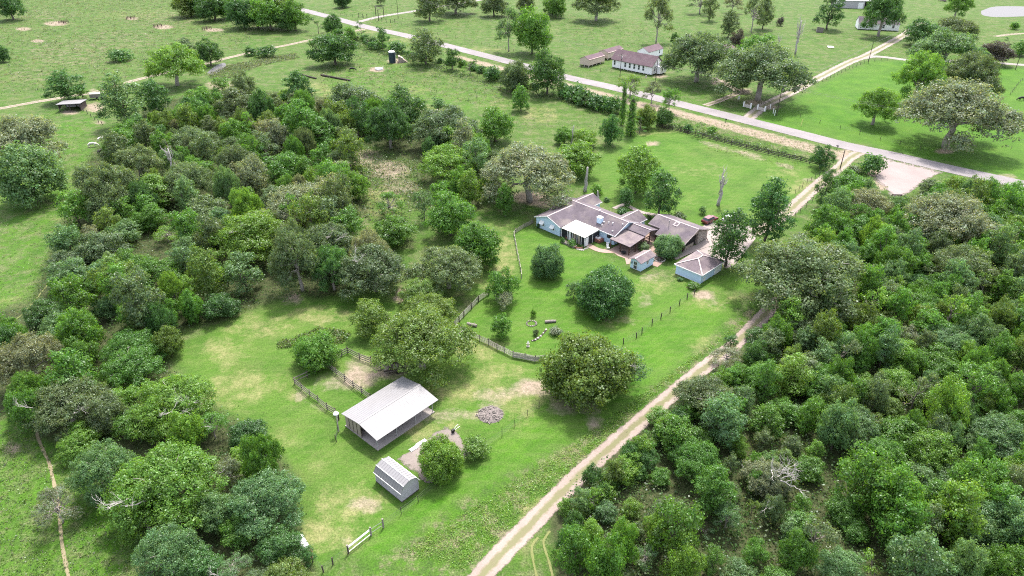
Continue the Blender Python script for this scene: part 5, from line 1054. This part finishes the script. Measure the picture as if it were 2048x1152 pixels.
# ------------------------------------------------------------------ paving round the house
def quadpatch(name, pxs, z, mat, label): return patch(name, pxs, z, mat, label)
def sheet(name, pxs, z, mat, label):
    pts = [P(x, y) for x, y in pxs]; c = sum(pts, Vector())/len(pts)
    n = len(pts); v = [(c.x, c.y, z)] + [(p.x, p.y, z) for p in pts]; f = [(0, 1+i, 1+(i+1) % n) for i in range(n)]
    me = bpy.data.meshes.new(name); me.from_pydata(v, [], f); me.attributes.new('across', 'FLOAT', 'POINT').data.foreach_set('value', [0.0]*(n+1))
    return tag(link(name, me, mat), label, kind='structure')
sheet('driveway_apron', [(1342,552-40),(1368,497),(1395,489),(1414,476),(1402,455),(1420,444),(1500,452),(1512,476),(1470,530),(1452,537),(1440,520),(1390,503),(1352,520)], .045, M['slab'], 'concrete drive between the stone building and the garage')
sheet('patio', [(1218,500),(1240,488),(1290,462),(1310,470),(1308,494),(1290,500),(1262,520),(1259,528),(1253,529),(1250,517),(1236,512),(1228,506)], .05, M['paving'], 'brick patio under and around the covered porch')
strip('garden_walk', [(1172,488),(1185,495),(1200,501),(1220,503),(1236,500)], 1.7, .055, M['paving'], 'curved brick walk from the porch to the patio', .6)
strip('brick_path', [(1296,484),(1304,498),(1312,510),(1318,522),(1308,532)], 1.8, .056, M['paving'], 'brick path behind the small blue shed', .6)
strip('back_walk', [(1228,417),(1250,408),(1262,404)], 1.4, .05, M['slab'], 'pale walk behind the house', .6)
strip('side_walk', [(1256,412),(1282,424),(1312,430)], 1.4, .05, M['slab'], 'pale walk between house and front lawn', .6)

# ------------------------------------------------------------------ fences
def board_fence(pxs, hgt, nr, label, post='wood_dark', rail='wood_pale', rh=.12, every=2.5, group='rail and board fences', solid_from=None, name='board_fence'):
    pts = [P(x, y) for x, y in pxs]; o = pts[0]; root = empty(name, o, 0, label, 'fence', group)
    pm = MB(); pm.box(-.07, .07, -.07, .07, 0, hgt+.12); pmesh = pm.mesh('post')
    pmesh.materials.append(M[post]); sp = []
    for i in range(len(pts)-1):
        k = max(1, round((pts[i+1]-pts[i]).length/every))
        for j in range(k): sp.append(pts[i].lerp(pts[i+1], j/k))
    sp.append(pts[-1])
    for p in sp:
        q = link('post', pmesh, None, root); q.location = p - o; q.rotation_euler = (random.uniform(-.03,.03), random.uniform(-.03,.03), random.uniform(0, 1)); q.scale = (1, 1, random.uniform(.95, 1.08))
    for i in range(len(sp)-1):
        for r in range(nr):
            z = hgt*(r+1)/nr - rh*.6 + random.uniform(-.015, .015)
            a = sp[i]-o; b = sp[i+1]-o; d = (b-a).normalized(); s = Vector((d.y, -d.x, 0))*.09
            MB().bar(a + s + Vector((0,0,z)), b + s + Vector((0,0,z+random.uniform(-.02,.02))), .035, rh if not (solid_from is not None and i >= solid_from and r < nr-1) else hgt/nr*.95).build('rail', M[rail], root)
    return root
def wire_fence(pxs, label, hgt=1.25, every=4.0, post='wood_dark', pr=.07, group='wire fences', nw=3):
    pts = [P(x, y) for x, y in pxs]; o = pts[0]; root = empty('wire_fence', o, 0, label, 'fence', group)
    mb = MB(); mb.tube([(0,0,-.05),(0,0,hgt+.1)], pr, 6); pm = mb.mesh('post'); pm.materials.append(M[post]); sp = []
    for i in range(len(pts)-1):
        k = max(1, round((pts[i+1]-pts[i]).length/every))
        for j in range(k): sp.append(pts[i].lerp(pts[i+1], j/k))
    sp.append(pts[-1])
    for p in sp:
        q = link('post', pm, None, root); q.location = p - o; q.rotation_euler = (random.uniform(-.06,.06), random.uniform(-.06,.06), 0); q.scale = (1, 1, random.uniform(.9, 1.12))
    wm = MB()
    for i in range(len(sp)-1):
        for r in range(nw): z = hgt*(r+1)/nw - .05; wm.tube([sp[i]-o+Vector((0,0,z)), sp[i+1]-o+Vector((0,0,z))], .012, 3)
    wm.build('wire', M['cable'], root); return root
board_fence([(978,590),(957,604),(928,634),(908.8,655),(943.8,673.8),(959.4,681.9),(977.5,689.4),(994.4,698.8),(1008.8,705.6),(1026,714.4),(1050.6,718.8),(1070,723),(1090,721)], 1.3, 5, 'plank yard fence curving between the lawn and the barn yard', rh=.13, solid_from=12)
board_fence([(590,768),(604,779),(620,792),(636.5,804),(655,820),(672,829.5),(678,840)], 1.35, 3, 'outer rail fence of the horse pens, left side', rail='wood_grey', rh=.2)
board_fence([(590,767),(615,755),(640,742),(660,728)], 1.35, 2, 'short back rail fence under the pen corner tree', rail='wood_grey', rh=.16)
board_fence([(650,731),(662.5,740),(673,748.5),(690,761),(707,774.5),(724,787),(742,800)], 1.35, 3, 'middle rail fence dividing the two horse pens', rail='wood_grey', rh=.2)
board_fence([(662,730),(684,712),(696,706),(719.5,718.5),(742.5,727),(762,738),(780,747)], 1.35, 3, 'far rail fence of the horse pens behind the tree', rail='wood_grey', rh=.2)
board_fence([(1313,253),(1360,265),(1405,276),(1448,287),(1492,298),(1536,309),(1600,322),(1658,337)], 1.45, 3, 'long dark rail fence along the front lawn', rail='wood_dark', rh=.2, every=3.0)
board_fence([(1043,557),(1041,543),(1034,508),(1027.5,472),(1031,465)], 1.1, 2, 'pale-topped rail fence on the lawn left of the house', post='wood_pale', rh=.12)
board_fence([(1031,466),(1048,455.5),(1066,446.5)], 1.1, 4, 'short plank fence joining the house to the lawn fence', rail='wood_grey', rh=.14)
wire_fence([(1246.5,688.5),(1272.8,676),(1284,666.5),(1304,650),(1321.5,637.5),(1340,624),(1358.5,610),(1374,598),(1388,590)], 'wire fence with timber posts between yard and lane grass', pr=.09, every=3.6)
wire_fence([(767,1055),(837,1003),(905,943),(1004,872),(1030,851),(1055,831),(1078,817)], 'thin wire fence from the field gate past the soil plot', every=3.4, pr=.045)
wire_fence([(626,1124),(647,1144),(666,1129),(697,1107)], 'short wire fence left of the metal field gate', pr=.09, every=2.5)
wire_fence([(677,840),(676,862),(673,884)], 'short wire fence below the barn light pole', pr=.06, every=2.2)
wire_fence([(1655,340),(1630,356),(1605,374),(1590,388)], 'wire fence between front lawn and drive', pr=.06, every=2.6)
wire_fence([(786,45),(803,50),(875,70),(930,80),(980,93),(1060,110),(1130,127),(1180,140),(1222,146)], 'long wire fence along the far side of the road', every=6)
wire_fence([(636,25),(717,35),(727,36),(736,37)], 'wire fence left of the timber entrance frame', every=5)
wire_fence([(1645,163),(1675,149),(1705,136),(1736,123),(1775,121)], 'wire fence along the gravel lane by the bright field', every=4)
wire_fence([(937,203),(970,190),(1002,176),(1012,168)], 'wire fence between the two back paddocks', every=5)
wire_fence([(1600,236),(1680,258),(1760,280),(1840,300)], 'low wire fence along the bright right field', every=7, nw=2)
wire_fence([(160,217),(175,228),(190,240),(205,250)], 'wire fence of the small pen by the cattle shelter', every=4, pr=.1)
wire_fence([(1408,497),(1404,503),(1396,508)] if False else [(1580,440),(1600,424),(1625,402)], 'short wire fence on the wood side of the drive', every=4, pr=.06)
wire_fence([(2020,190),(2035,170),(2048,158),(2070,140)], 'wire fence at the right edge of the bright field', every=5)
# ---- metal field gate
gp = [P(697,1106), P(742.5,1071), P(767,1055)]
o = empty('field_gate', gp[0], 0, 'silvery tube field gate hung between three timber posts', 'gate')
for q, hh in zip(gp, (1.55, 1.6, 1.7)): MB().tube([q-gp[0], q-gp[0]+Vector((0,0,hh))], .12, 8).build('post', M['wood_grey'], o)
for z in (.25, 1.0, 1.25): MB().tube([Vector((0.1,.05,z)), gp[1]-gp[0]+Vector((-.1,-.05,z))], .045, 6).build('rail', M['white'], o)
for z in (.5, 1.2): MB().tube([gp[1]-gp[0]+Vector((0,0,z)), gp[2]-gp[0]+Vector((0,0,z))], .03, 6).build('rail', M['metal'], o)
# ---- entrance frame
fp = [P(752,32), P(757.5,42), P(768,35), P(763,27)]
o = empty('entrance_frame', fp[1], 0, 'tall dark timber entrance frame over the ranch drive', 'gateway')
for q in fp[:3]: MB().tube([q-fp[1], q-fp[1]+Vector((0,0,6.2))], .2, 8).build('post', M['wood_dark'], o)
for a_, b_ in ((0,1),(0,2),(1,2)): MB().tube([fp[a_]-fp[1]+Vector((0,0,6.0)), fp[b_]-fp[1]+Vector((0,0,6.0))], .14, 6).build('beam', M['wood_dark'], o)
for i, (x, y) in enumerate([(718,34),(726,35),(734,35.5),(764,43),(772.5,45),(781,46),(790,45.5)]):
    q = P(x, y); MB
    pst = MB(); pst.tube([(0,0,0),(0,0,2.2)], .16, 8); ob = pst.build('gate_post', M['wood_dark']); ob.location = q
    tag(ob, ('leftmost','second from left','third from left','first right of the frame','second right of the frame','third right of the frame','rightmost')[i] + ' stout timber post beside the entrance frame', 'post', 'stout posts by the entrance frame')
# ---- utility poles and lines
POLES = {}
def pole(x, y, ytop, label, arm=None, extra=None, r=.15):
    b = P(x, y); lo, hi = 0, 25
    for _ in range(30):
        m = (lo+hi)/2
        if proj(b.x, b.y, m)[1] > ytop: lo = m
        else: hi = m
    hgt = max(lo, 5); o = empty('utility_pole', b, 0, label, 'utility pole', 'utility poles')
    MB().tube([(0,0,-.2),(0,0,hgt)], [r, r*.7], 8).build('pole', M['wood_dark'], o)
    if arm: MB().bar((-arm,.0,hgt-.5),(arm,-.4,hgt-.5),.12,.14).build('crossarm', M['wood_pale'], o)
    if extra: MB().lathe([(.28,hgt-2.2),(.28,hgt-1.3),(.2,hgt-1.2)], 10, (.4,0)).build('transformer', M['metal'], o)
    POLES[label] = b + Vector((0,0,hgt-.4)); return o
pole(1239.5,156.5,108,'utility pole with pale crossarm before the schoolhouse', 1.7); pole(1311,163,120,'utility pole at the schoolhouse right corner')
pole(1553,231,168,'utility pole with transformer at the lane mouth', 1.2, True); pole(1736,126,84,'utility pole at the lane fork'); pole(1822,62,42,'utility pole near the white farmhouse'); pole(2030.5,139.5,104,'utility pole at the right edge beside the side lane')
pole(1680,338,300,'short utility pole beside the drive entrance'); pole(796.5,37,-20,'tall utility pole beside the ranch drive'); 
ln = list(POLES.values())
def line(a, b, sag, label):
    mb = MB()
    for off in (-.9, .9):
        pts = [a.lerp(b, t) + Vector((off*.7, off*.7, -sag*4*t*(1-t))) for t in np.linspace(0, 1, 12)]; mb.tube([p - a for p in pts], .03, 3)
    ob = mb.build('power_line', M['cable']); ob.location = a; tag(ob, label, 'cable', 'overhead cables')
line(ln[7], ln[0], 1.5, 'overhead cables along the far half of the road'); line(ln[0], ln[2], 1.2, 'overhead cables from the schoolhouse pole to the lane mouth pole'); line(ln[2], ln[3], 1.2, 'overhead cables from the lane mouth to the lane fork'); line(ln[2], P(1990, 300) + Vector((0,0,9)), 1.5, 'overhead cables over the bright right field')
line(ln[3], ln[4], 1.0, 'overhead cables up to the white farmhouse')

# ------------------------------------------------------------------ smaller things
def thing(name, px, deg, label, cat, group=None): return empty(name, P(*px), math.radians(deg), label, cat, group)
def car(px, deg, mat, label):
    o = thing('parked_car', px, deg, label, 'car')
    bd = MB(); bd.prism([(-2.3,.35),(2.3,.35),(2.32,.75),(2.2,.95),(1.2,1.02),(-2.15,1.02),(-2.3,.85)], 'y', -.9, .9); bd.build('body', M[mat], o)
    cb = MB(); n0 = [(-2.0,-.84,1.02),(1.15,-.84,1.02),(1.15,.84,1.02),(-2.0,.84,1.02)]; n1 = [(-1.7,-.68,1.55),(.35,-.68,1.6),(.35,.68,1.6),(-1.7,.68,1.55)]
    cb.v = n0 + n1; cb.f = [(0,1,5,4),(1,2,6,5),(2,3,7,6),(3,0,4,7)]; cb.build('window', M['glass'], o)
    rf = MB(); rf.slab([(-1.72,-.7,1.6),(.38,-.7,1.65),(.38,.7,1.65),(-1.72,.7,1.6)], .05); rf.build('roof', M[mat], o)
    for x in (-1.4, 1.45):
        for y in (-.82, .82): MB().tube([(x,y-.1,.33),(x,y+.1,.33)], .33, 14).build('wheel', M['black'], o)
    for y in (-.6, .6): MB().box(2.28, 2.34, y-.2, y+.2, .62, .78).build('headlight', M['white'], o); MB().box(-2.33, -2.28, y-.2, y+.2, .65, .85).build('tail_light', M['car_red'], o)
    return o
car((1419,444), 38, 'car_red', 'dark red car parked at the end of the concrete drive')
car((1460,441), 38, 'car_white', 'white car parked under the dark tree by the drive')
# horse trailer under the olive oak
o = thing('flatbed_trailer', (793,740), 15, 'dark flatbed trailer with low sides under the olive oak', 'trailer')
MB().box(-2.2, 2.2, -1.0, 1.0, .55, .68).build('bed', M['wood_grey'], o)
for y in (-1.0, .94): MB().box(-2.2, 2.2, y, y+.06, .69, 1.05).build('side_board', M['wood_dark'], o)
MB().bar((-2.2,0,.55),(-3.6,0,.5),.12,.1).build('drawbar', M['black'], o)
for y in (-1.12, 1.12): MB().tube([(.2,y-.1,.36),(.2,y+.1,.36)], .36, 14).build('wheel', M['black'], o)
for x in (-1.2, .6): MB().box(x-.3, x+.5, -.5, .5, .69, 1.1).build('load', M['wood_dark'], o)
# barn light
o = thing('light_pole', (678,863), 0, 'light pole with a white domed lamp at the barn corner', 'light pole')
MB().tube([(0,0,0),(0,0,3.6)], .09, 8).build('pole', M['wood_pale'], o); MB().lathe([(.1,3.5),(.42,3.6),(.42,3.75),(.25,3.95),(.05,4.0)], 14).build('lamp_hood', M['white'], o)
# ash heap
o = thing('ash_heap', (981,829), 0, 'low round heap of ash and burnt branches on the barn yard', 'ash heap')
MB().lathe([(2.1,.0),(1.8,.1),(1.1,.22),(.5,.3),(.1,.32)], 18).build('ash_bed', M['soil_pile'], o)
hp = MB()
for i in range(90):
    a = random.uniform(0, 6.28); r = 2.1*math.sqrt(random.random()); z = .45*(1-(r/2.4)**2)*random.random()
    d = random.uniform(0, 3.14); L = random.uniform(.2, .8); c_ = Vector((r*math.cos(a), r*math.sin(a), .06+z)); u = Vector((math.cos(d), math.sin(d), random.uniform(-.2,.3)))*L*.5
    hp.tube([c_-u, c_+u], random.uniform(.03,.09), 5)
tag(hp.build('branches', M['wood_grey'], o), kind='stuff')
# boards by the soil plot
for k_, (x, y, L, lab) in enumerate([(843,886,1.7,'white board stack at the upper edge of the soil plot'), (829,897,1.5,'lower white board stack at the soil plot edge')]):
    o = thing('board_stack', (x, y), 44, lab, 'boards')
    for i in range(4): MB().box(-L/2 + random.uniform(-.15,.15), L/2, -.3+i*.15, -.3+i*.15+.13, .05, .14 + .05*(i % 2)).build('board', M['white'], o)
o = thing('garden_tiller', (906,866), 35, 'small garden tiller with white handles and a black wheel', 'tiller')
MB().tube([(0,-.08,.3),(0,.08,.3)], .3, 14).build('wheel', M['black'], o); MB().box(-.2,.3,-.18,.18,.35,.7).build('engine', M['black'], o)
for y in (-.25,.25): MB().tube([(.1,y*.4,.5),(.8,y,.9),(1.15,y,1.0)], .04, 6).build('handle', M['white'], o)
# white panel and old tank at the clearing edge
o = thing('table', (539,918), 20, 'small white panel-topped table at the edge of the left trees', 'table')
MB().box(-.75,.75,-.5,.5,1.0,1.06).build('tabletop', M['white'], o)
for x in (-.6,.6):
    for y in (-.4,.4): MB().tube([(x,y,0),(x*.9,y*.9,1.0)], .035, 6).build('leg', M['white'], o)
o = thing('fuel_tank', (607,1092), -52, 'white cylindrical fuel tank lying under the left trees', 'tank')
MB().tube([(-1.25,0,.65),(-1.1,0,.65),(1.1,0,.65),(1.25,0,.65)], [.25,.5,.5,.25], 16).build('tank_body', M['white'], o)
for x in (-.7,.7): MB().box(x-.08,x+.08,-.4,.4,0,.25).build('cradle', M['wood_dark'], o)
o = thing('brick_pile', (618,1108), -50, 'loose pile of reddish bricks beside the white fuel tank', 'bricks')
for i in range(46):
    a = random.uniform(-.75,.75); b_ = random.uniform(-.45,.45); z = random.choice((0,.08,.16,.24))*(1-abs(a))
    q = MB(); q.box(-.12,.12,-.055,.055,0,.07); ob = q.build('brick', M['terracotta' if i % 3 else 'brick_red'], o); ob.location = (a,b_,z); ob.rotation_euler = (0,0,random.uniform(0,3))
# lawn ornaments and edging
def log_(px, deg, L, r, mat, label, cat='log', name='log'):
    o = thing(name, px, deg, label, cat); mb = MB(); mb.tube([(-L/2,0,r),(-L*.2,random.uniform(-.05,.05),r*1.05),(L*.2,random.uniform(-.05,.05),r*.95),(L/2,0,r*.9)], [r,r*1.02,r*.96,r*.85], 10); mb.build('trunk', M[mat], o)
    s = MB(); s.tube([(L*.1,0,r),(L*.18,r*1.5,r*1.6)], r*.25, 6); s.build('branch_stub', M[mat], o); return o
log_((944,652), -20, 2.0, .32, 'wood_grey', 'grey log lying just inside the plank yard fence'); log_((1101,645), 8, 2.2, .28, 'wood_grey', 'grey log lying on the lawn above the stone edging')
log_((612,153), -38, 14, .35, 'wood_dark', 'left dark fallen trunk in the back paddock'); log_((671,157), -32, 17, .4, 'wood_dark', 'right dark fallen trunk in the back paddock')
log_((393,40), 0, .1, .05, 'wood_dark', 'x') if False else None
o = thing('stone_edging', (1078,676), 0, 'curved row of dark and white stones edging the lawn bed', 'stones')
o0 = o.location
for i, t in enumerate(np.linspace(0, 1, 22)):
    x = 1064 + 28*t; y = 682 - 22*t**1.8; q = P(x, y) - o0; s_r = random.uniform(.14,.28)
    mb = MB(); mb.lathe([(s_r*.7,0),(s_r,s_r*.5),(s_r*.7,s_r),(s_r*.2,s_r*1.15)], 7); ob = mb.build('stone', M['rock' if i % 4 == 1 else 'wood_dark'], o); ob.location = q; ob.rotation_euler = (0,0,random.uniform(0,6)); ob.scale = (random.uniform(.8,1.5),1,random.uniform(.7,1.1))
o = thing('tree_ring', (1063,647.5), 0, 'ring of pale stones round a sapling in the yard', 'stones')
for i in range(14):
    a = i*2*math.pi/14; mb = MB(); mb.lathe([(.14,0),(.18,.1),(.1,.2)], 7); ob = mb.build('stone', M['wood_grey'], o); ob.location = (.95*math.cos(a), .95*math.sin(a), 0); ob.scale = (random.uniform(.8,1.3),)*3
o = thing('garden_statue', (1056,693), 0, 'small white garden ornament on the lawn by the yard fence', 'ornament')
MB().lathe([(.3,0),(.3,.12),(.14,.2),(.12,.5),(.25,.6),(.28,.7),(.1,.78)], 12).build('pedestal', M['rock'], o); MB().lathe([(.1,.78),(.15,.95),(.08,1.1),(.1,1.2),(.02,1.3)], 10).build('figure', M['white'], o)
# by the house
o = thing('raised_planter', (1138,490), -45, 'long grey raised planter bed before the screened porch', 'planter')
MB().box(-2.0,2.0,-.5,-.42,0,.45).box(-2.0,2.0,.42,.5,0,.45).box(-2.0,-1.92,-.42,.42,0,.45).box(1.92,2.0,-.42,.42,0,.45).build('timber_side', M['wood_grey'], o); MB().box(-1.92,1.92,-.42,.42,.0,.36).build('soil', M['soil_pile'], o)
o = thing('brick_planter', (1153,493), -40, 'low curved red brick planter beside the porch steps', 'planter')
for i in range(26):
    a = -2.6 + i*.14; q = MB(); q.box(-.12,.12,-.07,.07,0,.4 + .03*(i % 2)); ob = q.build('brick', M['brick_red'], o); ob.location = (1.6*math.cos(a), 1.0*math.sin(a), 0); ob.rotation_euler = (0,0,a+1.57)
for i, (x, y, lab) in enumerate([(1122,471,'terracotta pot at the porch corner under the blue wall'), (1134,477,'terracotta pot in the middle of the porch front'), ]):
    o = thing('plant_pot', (x, y), 0, lab, 'pot'); MB().lathe([(.25,0),(.38,.55),(.42,.6),(.36,.6),(.34,.52)], 14).build('pot', M['terracotta'], o); MB().lathe([(.33,.5),(.33,.53)], 12).build('soil', M['dark'], o)
o = thing('stepping_stones', (1160,498), 0, 'broken row of pale stones along the bed before the porch', 'stones')
for i in range(24):
    mb = MB(); mb.lathe([(.16,0),(.2,.08),(.12,.16)], 7); ob = mb.build('stone', M['rock'], o); t = i/23; q = P(1150+26*t+random.uniform(-1,1), 494+6*math.sin(t*3.1)+random.uniform(-1.5,1.5)) - o.location; ob.location = q; ob.scale = (random.uniform(.7,1.5), random.uniform(.7,1.3), 1)
o = thing('hot_tub', (1196,482), -45, 'brick-sided tub with a white top beside the blue wall', 'tub')
MB().box(-1.1,1.1,-.8,.8,0,.8).build('brick_base', M['brick_red'], o); MB().box(-.6,.6,-.5,.5,.8,1.1).build('cover', M['white'], o); MB().lathe([(.3,1.1),(.3,1.13)], 14).build('fan_grille', M['black'], o)
for i, (x, y, lab) in enumerate([(1215,493,'upper white lawn chair by the patio post'), (1216,498,'lower white lawn chair by the patio post')]):
    o = thing('lawn_chair', (x, y), 30*i, lab, 'chair', 'white lawn chairs'); MB().box(-.28,.28,-.28,.28,.38,.44).build('seat', M['white'], o); MB().box(-.28,.28,.24,.3,.44,.95).build('backrest', M['white'], o)
    for x_ in (-.24,.24):
        for y_ in (-.24,.24): MB().box(x_-.03,x_+.03,y_-.03,y_+.03,0,.38).build('leg', M['white'], o)
o = thing('fire_pit', (1247,508), 0, 'round black fire pit on pale stones by the patio', 'fire pit')
MB().lathe([(.5,.3),(.62,.5),(.65,.52),(.45,.36)], 14).build('bowl', M['black'], o)
for i in range(3): MB().box(.4*math.cos(i*2.1)-.03,.4*math.cos(i*2.1)+.03,.4*math.sin(i*2.1)-.03,.4*math.sin(i*2.1)+.03,0,.38).build('leg', M['black'], o)
o = thing('patio_table', (1266,494), 0, 'dark patio table beneath the covered patio', 'table'); MB().lathe([(.65,.7),(.65,.75)], 16).build('tabletop', M['black'], o); MB().lathe([(.3,0),(.06,.05),(.06,.7)], 10).build('pedestal', M['black'], o)
o = thing('flower_bed', (1319,519), 0, 'dark round shrub bed ringed with pale stone by the blue shed', 'flower bed')
for i in range(14):
    a = i*2*math.pi/14; mb = MB(); mb.box(-.22,.22,-.09,.09,0,.22); ob = mb.build('stone', M['rock'], o); ob.location = (1.25*math.cos(a), 1.25*math.sin(a), 0); ob.rotation_euler = (0,0,a+1.57)
o = thing('garden_fountain', (1336,510), 0, 'low dark stone fountain under the round tree', 'fountain'); MB().lathe([(.7,0),(.8,.4),(.6,.45),(.2,.5),(.15,1.0),(.35,1.1)], 14).build('basin', M['wood_dark'], o)
o = thing('old_plough', (1382,583-6), 20, 'small rusty plough standing on bare soil below the garage', 'plough')
MB().bar((-1.2,0,.5),(1.0,0,.4),.1,.12).build('beam', M['rust'], o)
for x in (-.5,.2,.8): MB().bar((x,0,.42),(x+.25,.12,.0),.08,.25).build('share', M['rust'], o)
for y in (-.3,.3): MB().tube([(1.0,0,.45),(1.8,y,.95)], .04, 6).build('handle', M['rust'], o)
# roadside
for x, y, lab in [(1451,245,'dark mailbox on a post at the near road edge'), (1673.5,299,'small dark mailbox beside the drive entrance')]:
    o = thing('mailbox', (x, y), -45, lab, 'mailbox', 'roadside mailboxes'); MB().box(-.06,.06,-.06,.06,0,1.05).build('post', M['wood_dark'], o); MB().prism([(-.16,1.05),(.16,1.05),(.16,1.25),(.09,1.36),(-.09,1.36),(-.16,1.25)], 'x', -.35, .35).build('box', M['black'], o)
o = thing('yard_sign', (1477,201), 40, 'blank white sign board on two legs beneath the live oak', 'sign'); MB().box(-.7,.7,-.03,.03,.5,1.7).build('board', M['white'], o)
for x in (-.55,.55): MB().box(x-.04,x+.04,-.09,-.03,0,1.6).build('leg', M['wood_pale'], o)
for x, y, dg, lab in [(1494,215,-50,'white culvert headwall left of the lane mouth'), (1522,221,-50,'white culvert headwall right of the lane mouth')]:
    o = thing('headwall', (x, y), dg, lab, 'culvert wall', 'culvert headwalls'); MB().box(-1.6,1.6,-.15,.15,0,1.1).build('wall', M['rock'], o); MB().box(-1.7,-1.3,-.2,.2,0,1.9).build('pillar', M['white'], o); MB().box(1.3,1.7,-.2,.2,0,1.9).build('pillar', M['white'], o)
for i, (x, y) in enumerate([(1540,218),(1546,227),(1549,231)]):
    q = MB(); q.tube([(0,0,0),(0,0,1.9)], .11, 8); ob = q.build('marker_post', M['white']); ob.location = P(x, y); tag(ob, ('upper','middle','lower')[i] + ' white post at the foot of the lane mouth utility pole', 'post', 'white posts by the lane mouth')
q = MB(); q.tube([(0,0,0),(.25,0,2.3)], .09, 8); ob = q.build('guy_marker', M['pink_post']); ob.location = P(1601.5,252); tag(ob, 'pale yellow guy-wire marker at the road edge', 'marker')
q = MB(); q.tube([(0,0,0),(0,0,2.0)], .09, 8); ob = q.build('guy_marker', M['pink_post']); ob.location = P(781.5,55); tag(ob, 'pale yellow marker post near the ranch drive', 'marker')
o = thing('fallen_signboard', (1661,95), -15, 'white board lying tilted on the grass below the leaning shed', 'board'); MB().box(-1.4,1.4,-1.8,1.8,.3,.4).build('board', M['white'], o)
for x in (-1.2,1.2): MB().box(x-.06,x+.06,-1.5,1.5,0,.3).build('bearer', M['wood_grey'], o)
o = thing('gravestone', (1292,155), -43, 'small pale stone marker before the schoolhouse', 'stone marker'); MB().box(-.3,.3,-.1,.1,0,.9).build('slab', M['rock'], o); MB().box(-.4,.4,-.2,.2,0,.12).build('base', M['rock'], o)
o = thing('brush_pile', (1889,3), 0, 'reddish brush pile at the top edge near the pond', 'brush pile')
mb = MB()
for i in range(40):
    a = random.uniform(0,6.28); r = random.uniform(0,4); mb.tube([(r*math.cos(a),r*math.sin(a),random.uniform(0,1.5)),(r*math.cos(a)+random.uniform(-2,2),r*math.sin(a)+random.uniform(-2,2),random.uniform(.2,2))], .12, 5)
mb.build('branches', M['soil_pile'], o)
o = thing('log_heap', (1795,396), 0, 'heap of dark logs at the lower tip of the gravel lot', 'log heap')
mb = MB()
for i in range(12): a = random.uniform(-.5,.5); mb.tube([(-1.2+random.uniform(-.4,.4),random.uniform(-.6,.6),.15+.06*i),(1.2,random.uniform(-.6,.6)+a,.15+.06*i)], .14, 6)
mb.build('log', M['wood_dark'], o)
# pipe guards on the bare pads of the back pasture
for i, (x, y, lab) in enumerate([(128,47,'rusty pipe guard on the leftmost long bare pad'), (262,38,'rusty pipe guard on the topmost bare pad'), (316,54,'rusty pipe guard on the middle right bare pad'), (414,59,'rusty pipe guard on the rightmost bare pad by the grove')]):
    o = thing('pipe_guard', (x, y), 15*i, lab, 'guard rail', 'pipe guards on bare pads'); cs = [(-2,-1.5),(2,-1.5),(2,1.5),(-2,1.5)]
    for cx, cy in cs: MB().tube([(cx,cy,0),(cx,cy,1.5)], .13, 6).build('post', M['rust'], o)
    for j in range(4):
        for z in (.8,1.4): MB().tube([(*cs[j],z),(*cs[(j+1)%4],z)], .09, 5).build('rail', M['rust'], o)
    MB().lathe([(.3,0),(.3,1.0),(.15,1.1),(.15,1.6)], 8).build('wellhead', M['rust'], o)
# ---- cattle: one continuous skinned body
def cow_mesh(grazing):
    v = [(0,0,1.05),(.55,0,1.1),(.95,0,1.12),(1.3,0,1.2 if not grazing else .95),(1.6,0,1.38 if not grazing else .5),(1.95,0,1.3 if not grazing else .22),
         (-.5,0,1.08),(-.95,0,1.12),(-1.08,0,.75),(-1.1,0,.45)]
    rad = [.40,.40,.34,.22,.17,.10,.40,.28,.04,.035]
    e = [(0,1),(1,2),(2,3),(3,4),(4,5),(0,6),(6,7),(7,8),(8,9)]
    for sx, root in ((.75,2),(-.75,7)):
        for sy in (-.24,.24):
            n = len(v); back = sx < 0
            v += [(sx+(-.08 if back else .05),sy,.82),(sx+(.04 if back else .02),sy,.5),(sx-(.1 if back else -.02),sy*.95,.3),(sx,sy*.95,.02)]; rad += [.19,.12,.075,.07]
            e += [(root,n),(n,n+1),(n+1,n+2),(n+2,n+3)]
    for sy in (-.2,.2): n = len(v); z = v[4][2]; v.append((1.52,sy*1.1,z+.1)); rad.append(.05); e.append((4,n))
    me = bpy.data.meshes.new('cow'); me.from_pydata(v, e, []); o = bpy.data.objects.new('tmp', me); COL.objects.link(o)
    o.modifiers.new('skin', 'SKIN'); me.skin_vertices[0].data[0].use_root = True
    for i, r in enumerate(rad): me.skin_vertices[0].data[i].radius = (r*.8 if i in (0,1,2,6,7) else r, r)
    o.modifiers.new('sub', 'SUBSURF').levels = 1
    dg = bpy.context.evaluated_depsgraph_get(); out = bpy.data.meshes.new_from_object(o.evaluated_get(dg)); bpy.data.objects.remove(o); out.polygons.foreach_set('use_smooth', [True]*len(out.polygons)); return out
cg, cs_ = cow_mesh(True), cow_mesh(False)
for x, y, dg, col, base, lab in [(704,142,10,'cow_black',cg,'black cow grazing near the round stock trough'), (203,308,70,'cow_black',cs_,'black cow standing at the left wood edge'), (185,294,20,'cow_white',cg,'cream cow grazing in the open left pasture'), (201,281,60,'cow_white',cs_,'cream calf standing beside the wood near the cattle shelter'), (119,413,200,'cow_black',cg,'small black calf in the middle of the left pasture'), (2043,201,180,'cow_black',cg,'black cow at the right edge of the bright field')]:
    o = link('cow', base.copy(), M[col]); o.location = P(x, y); o.rotation_euler = (0,0,math.radians(dg)); s = .8 if 'calf' in lab else 1.1; o.scale = (s,s,s); tag(o, lab, 'cow', 'cattle in the pastures')
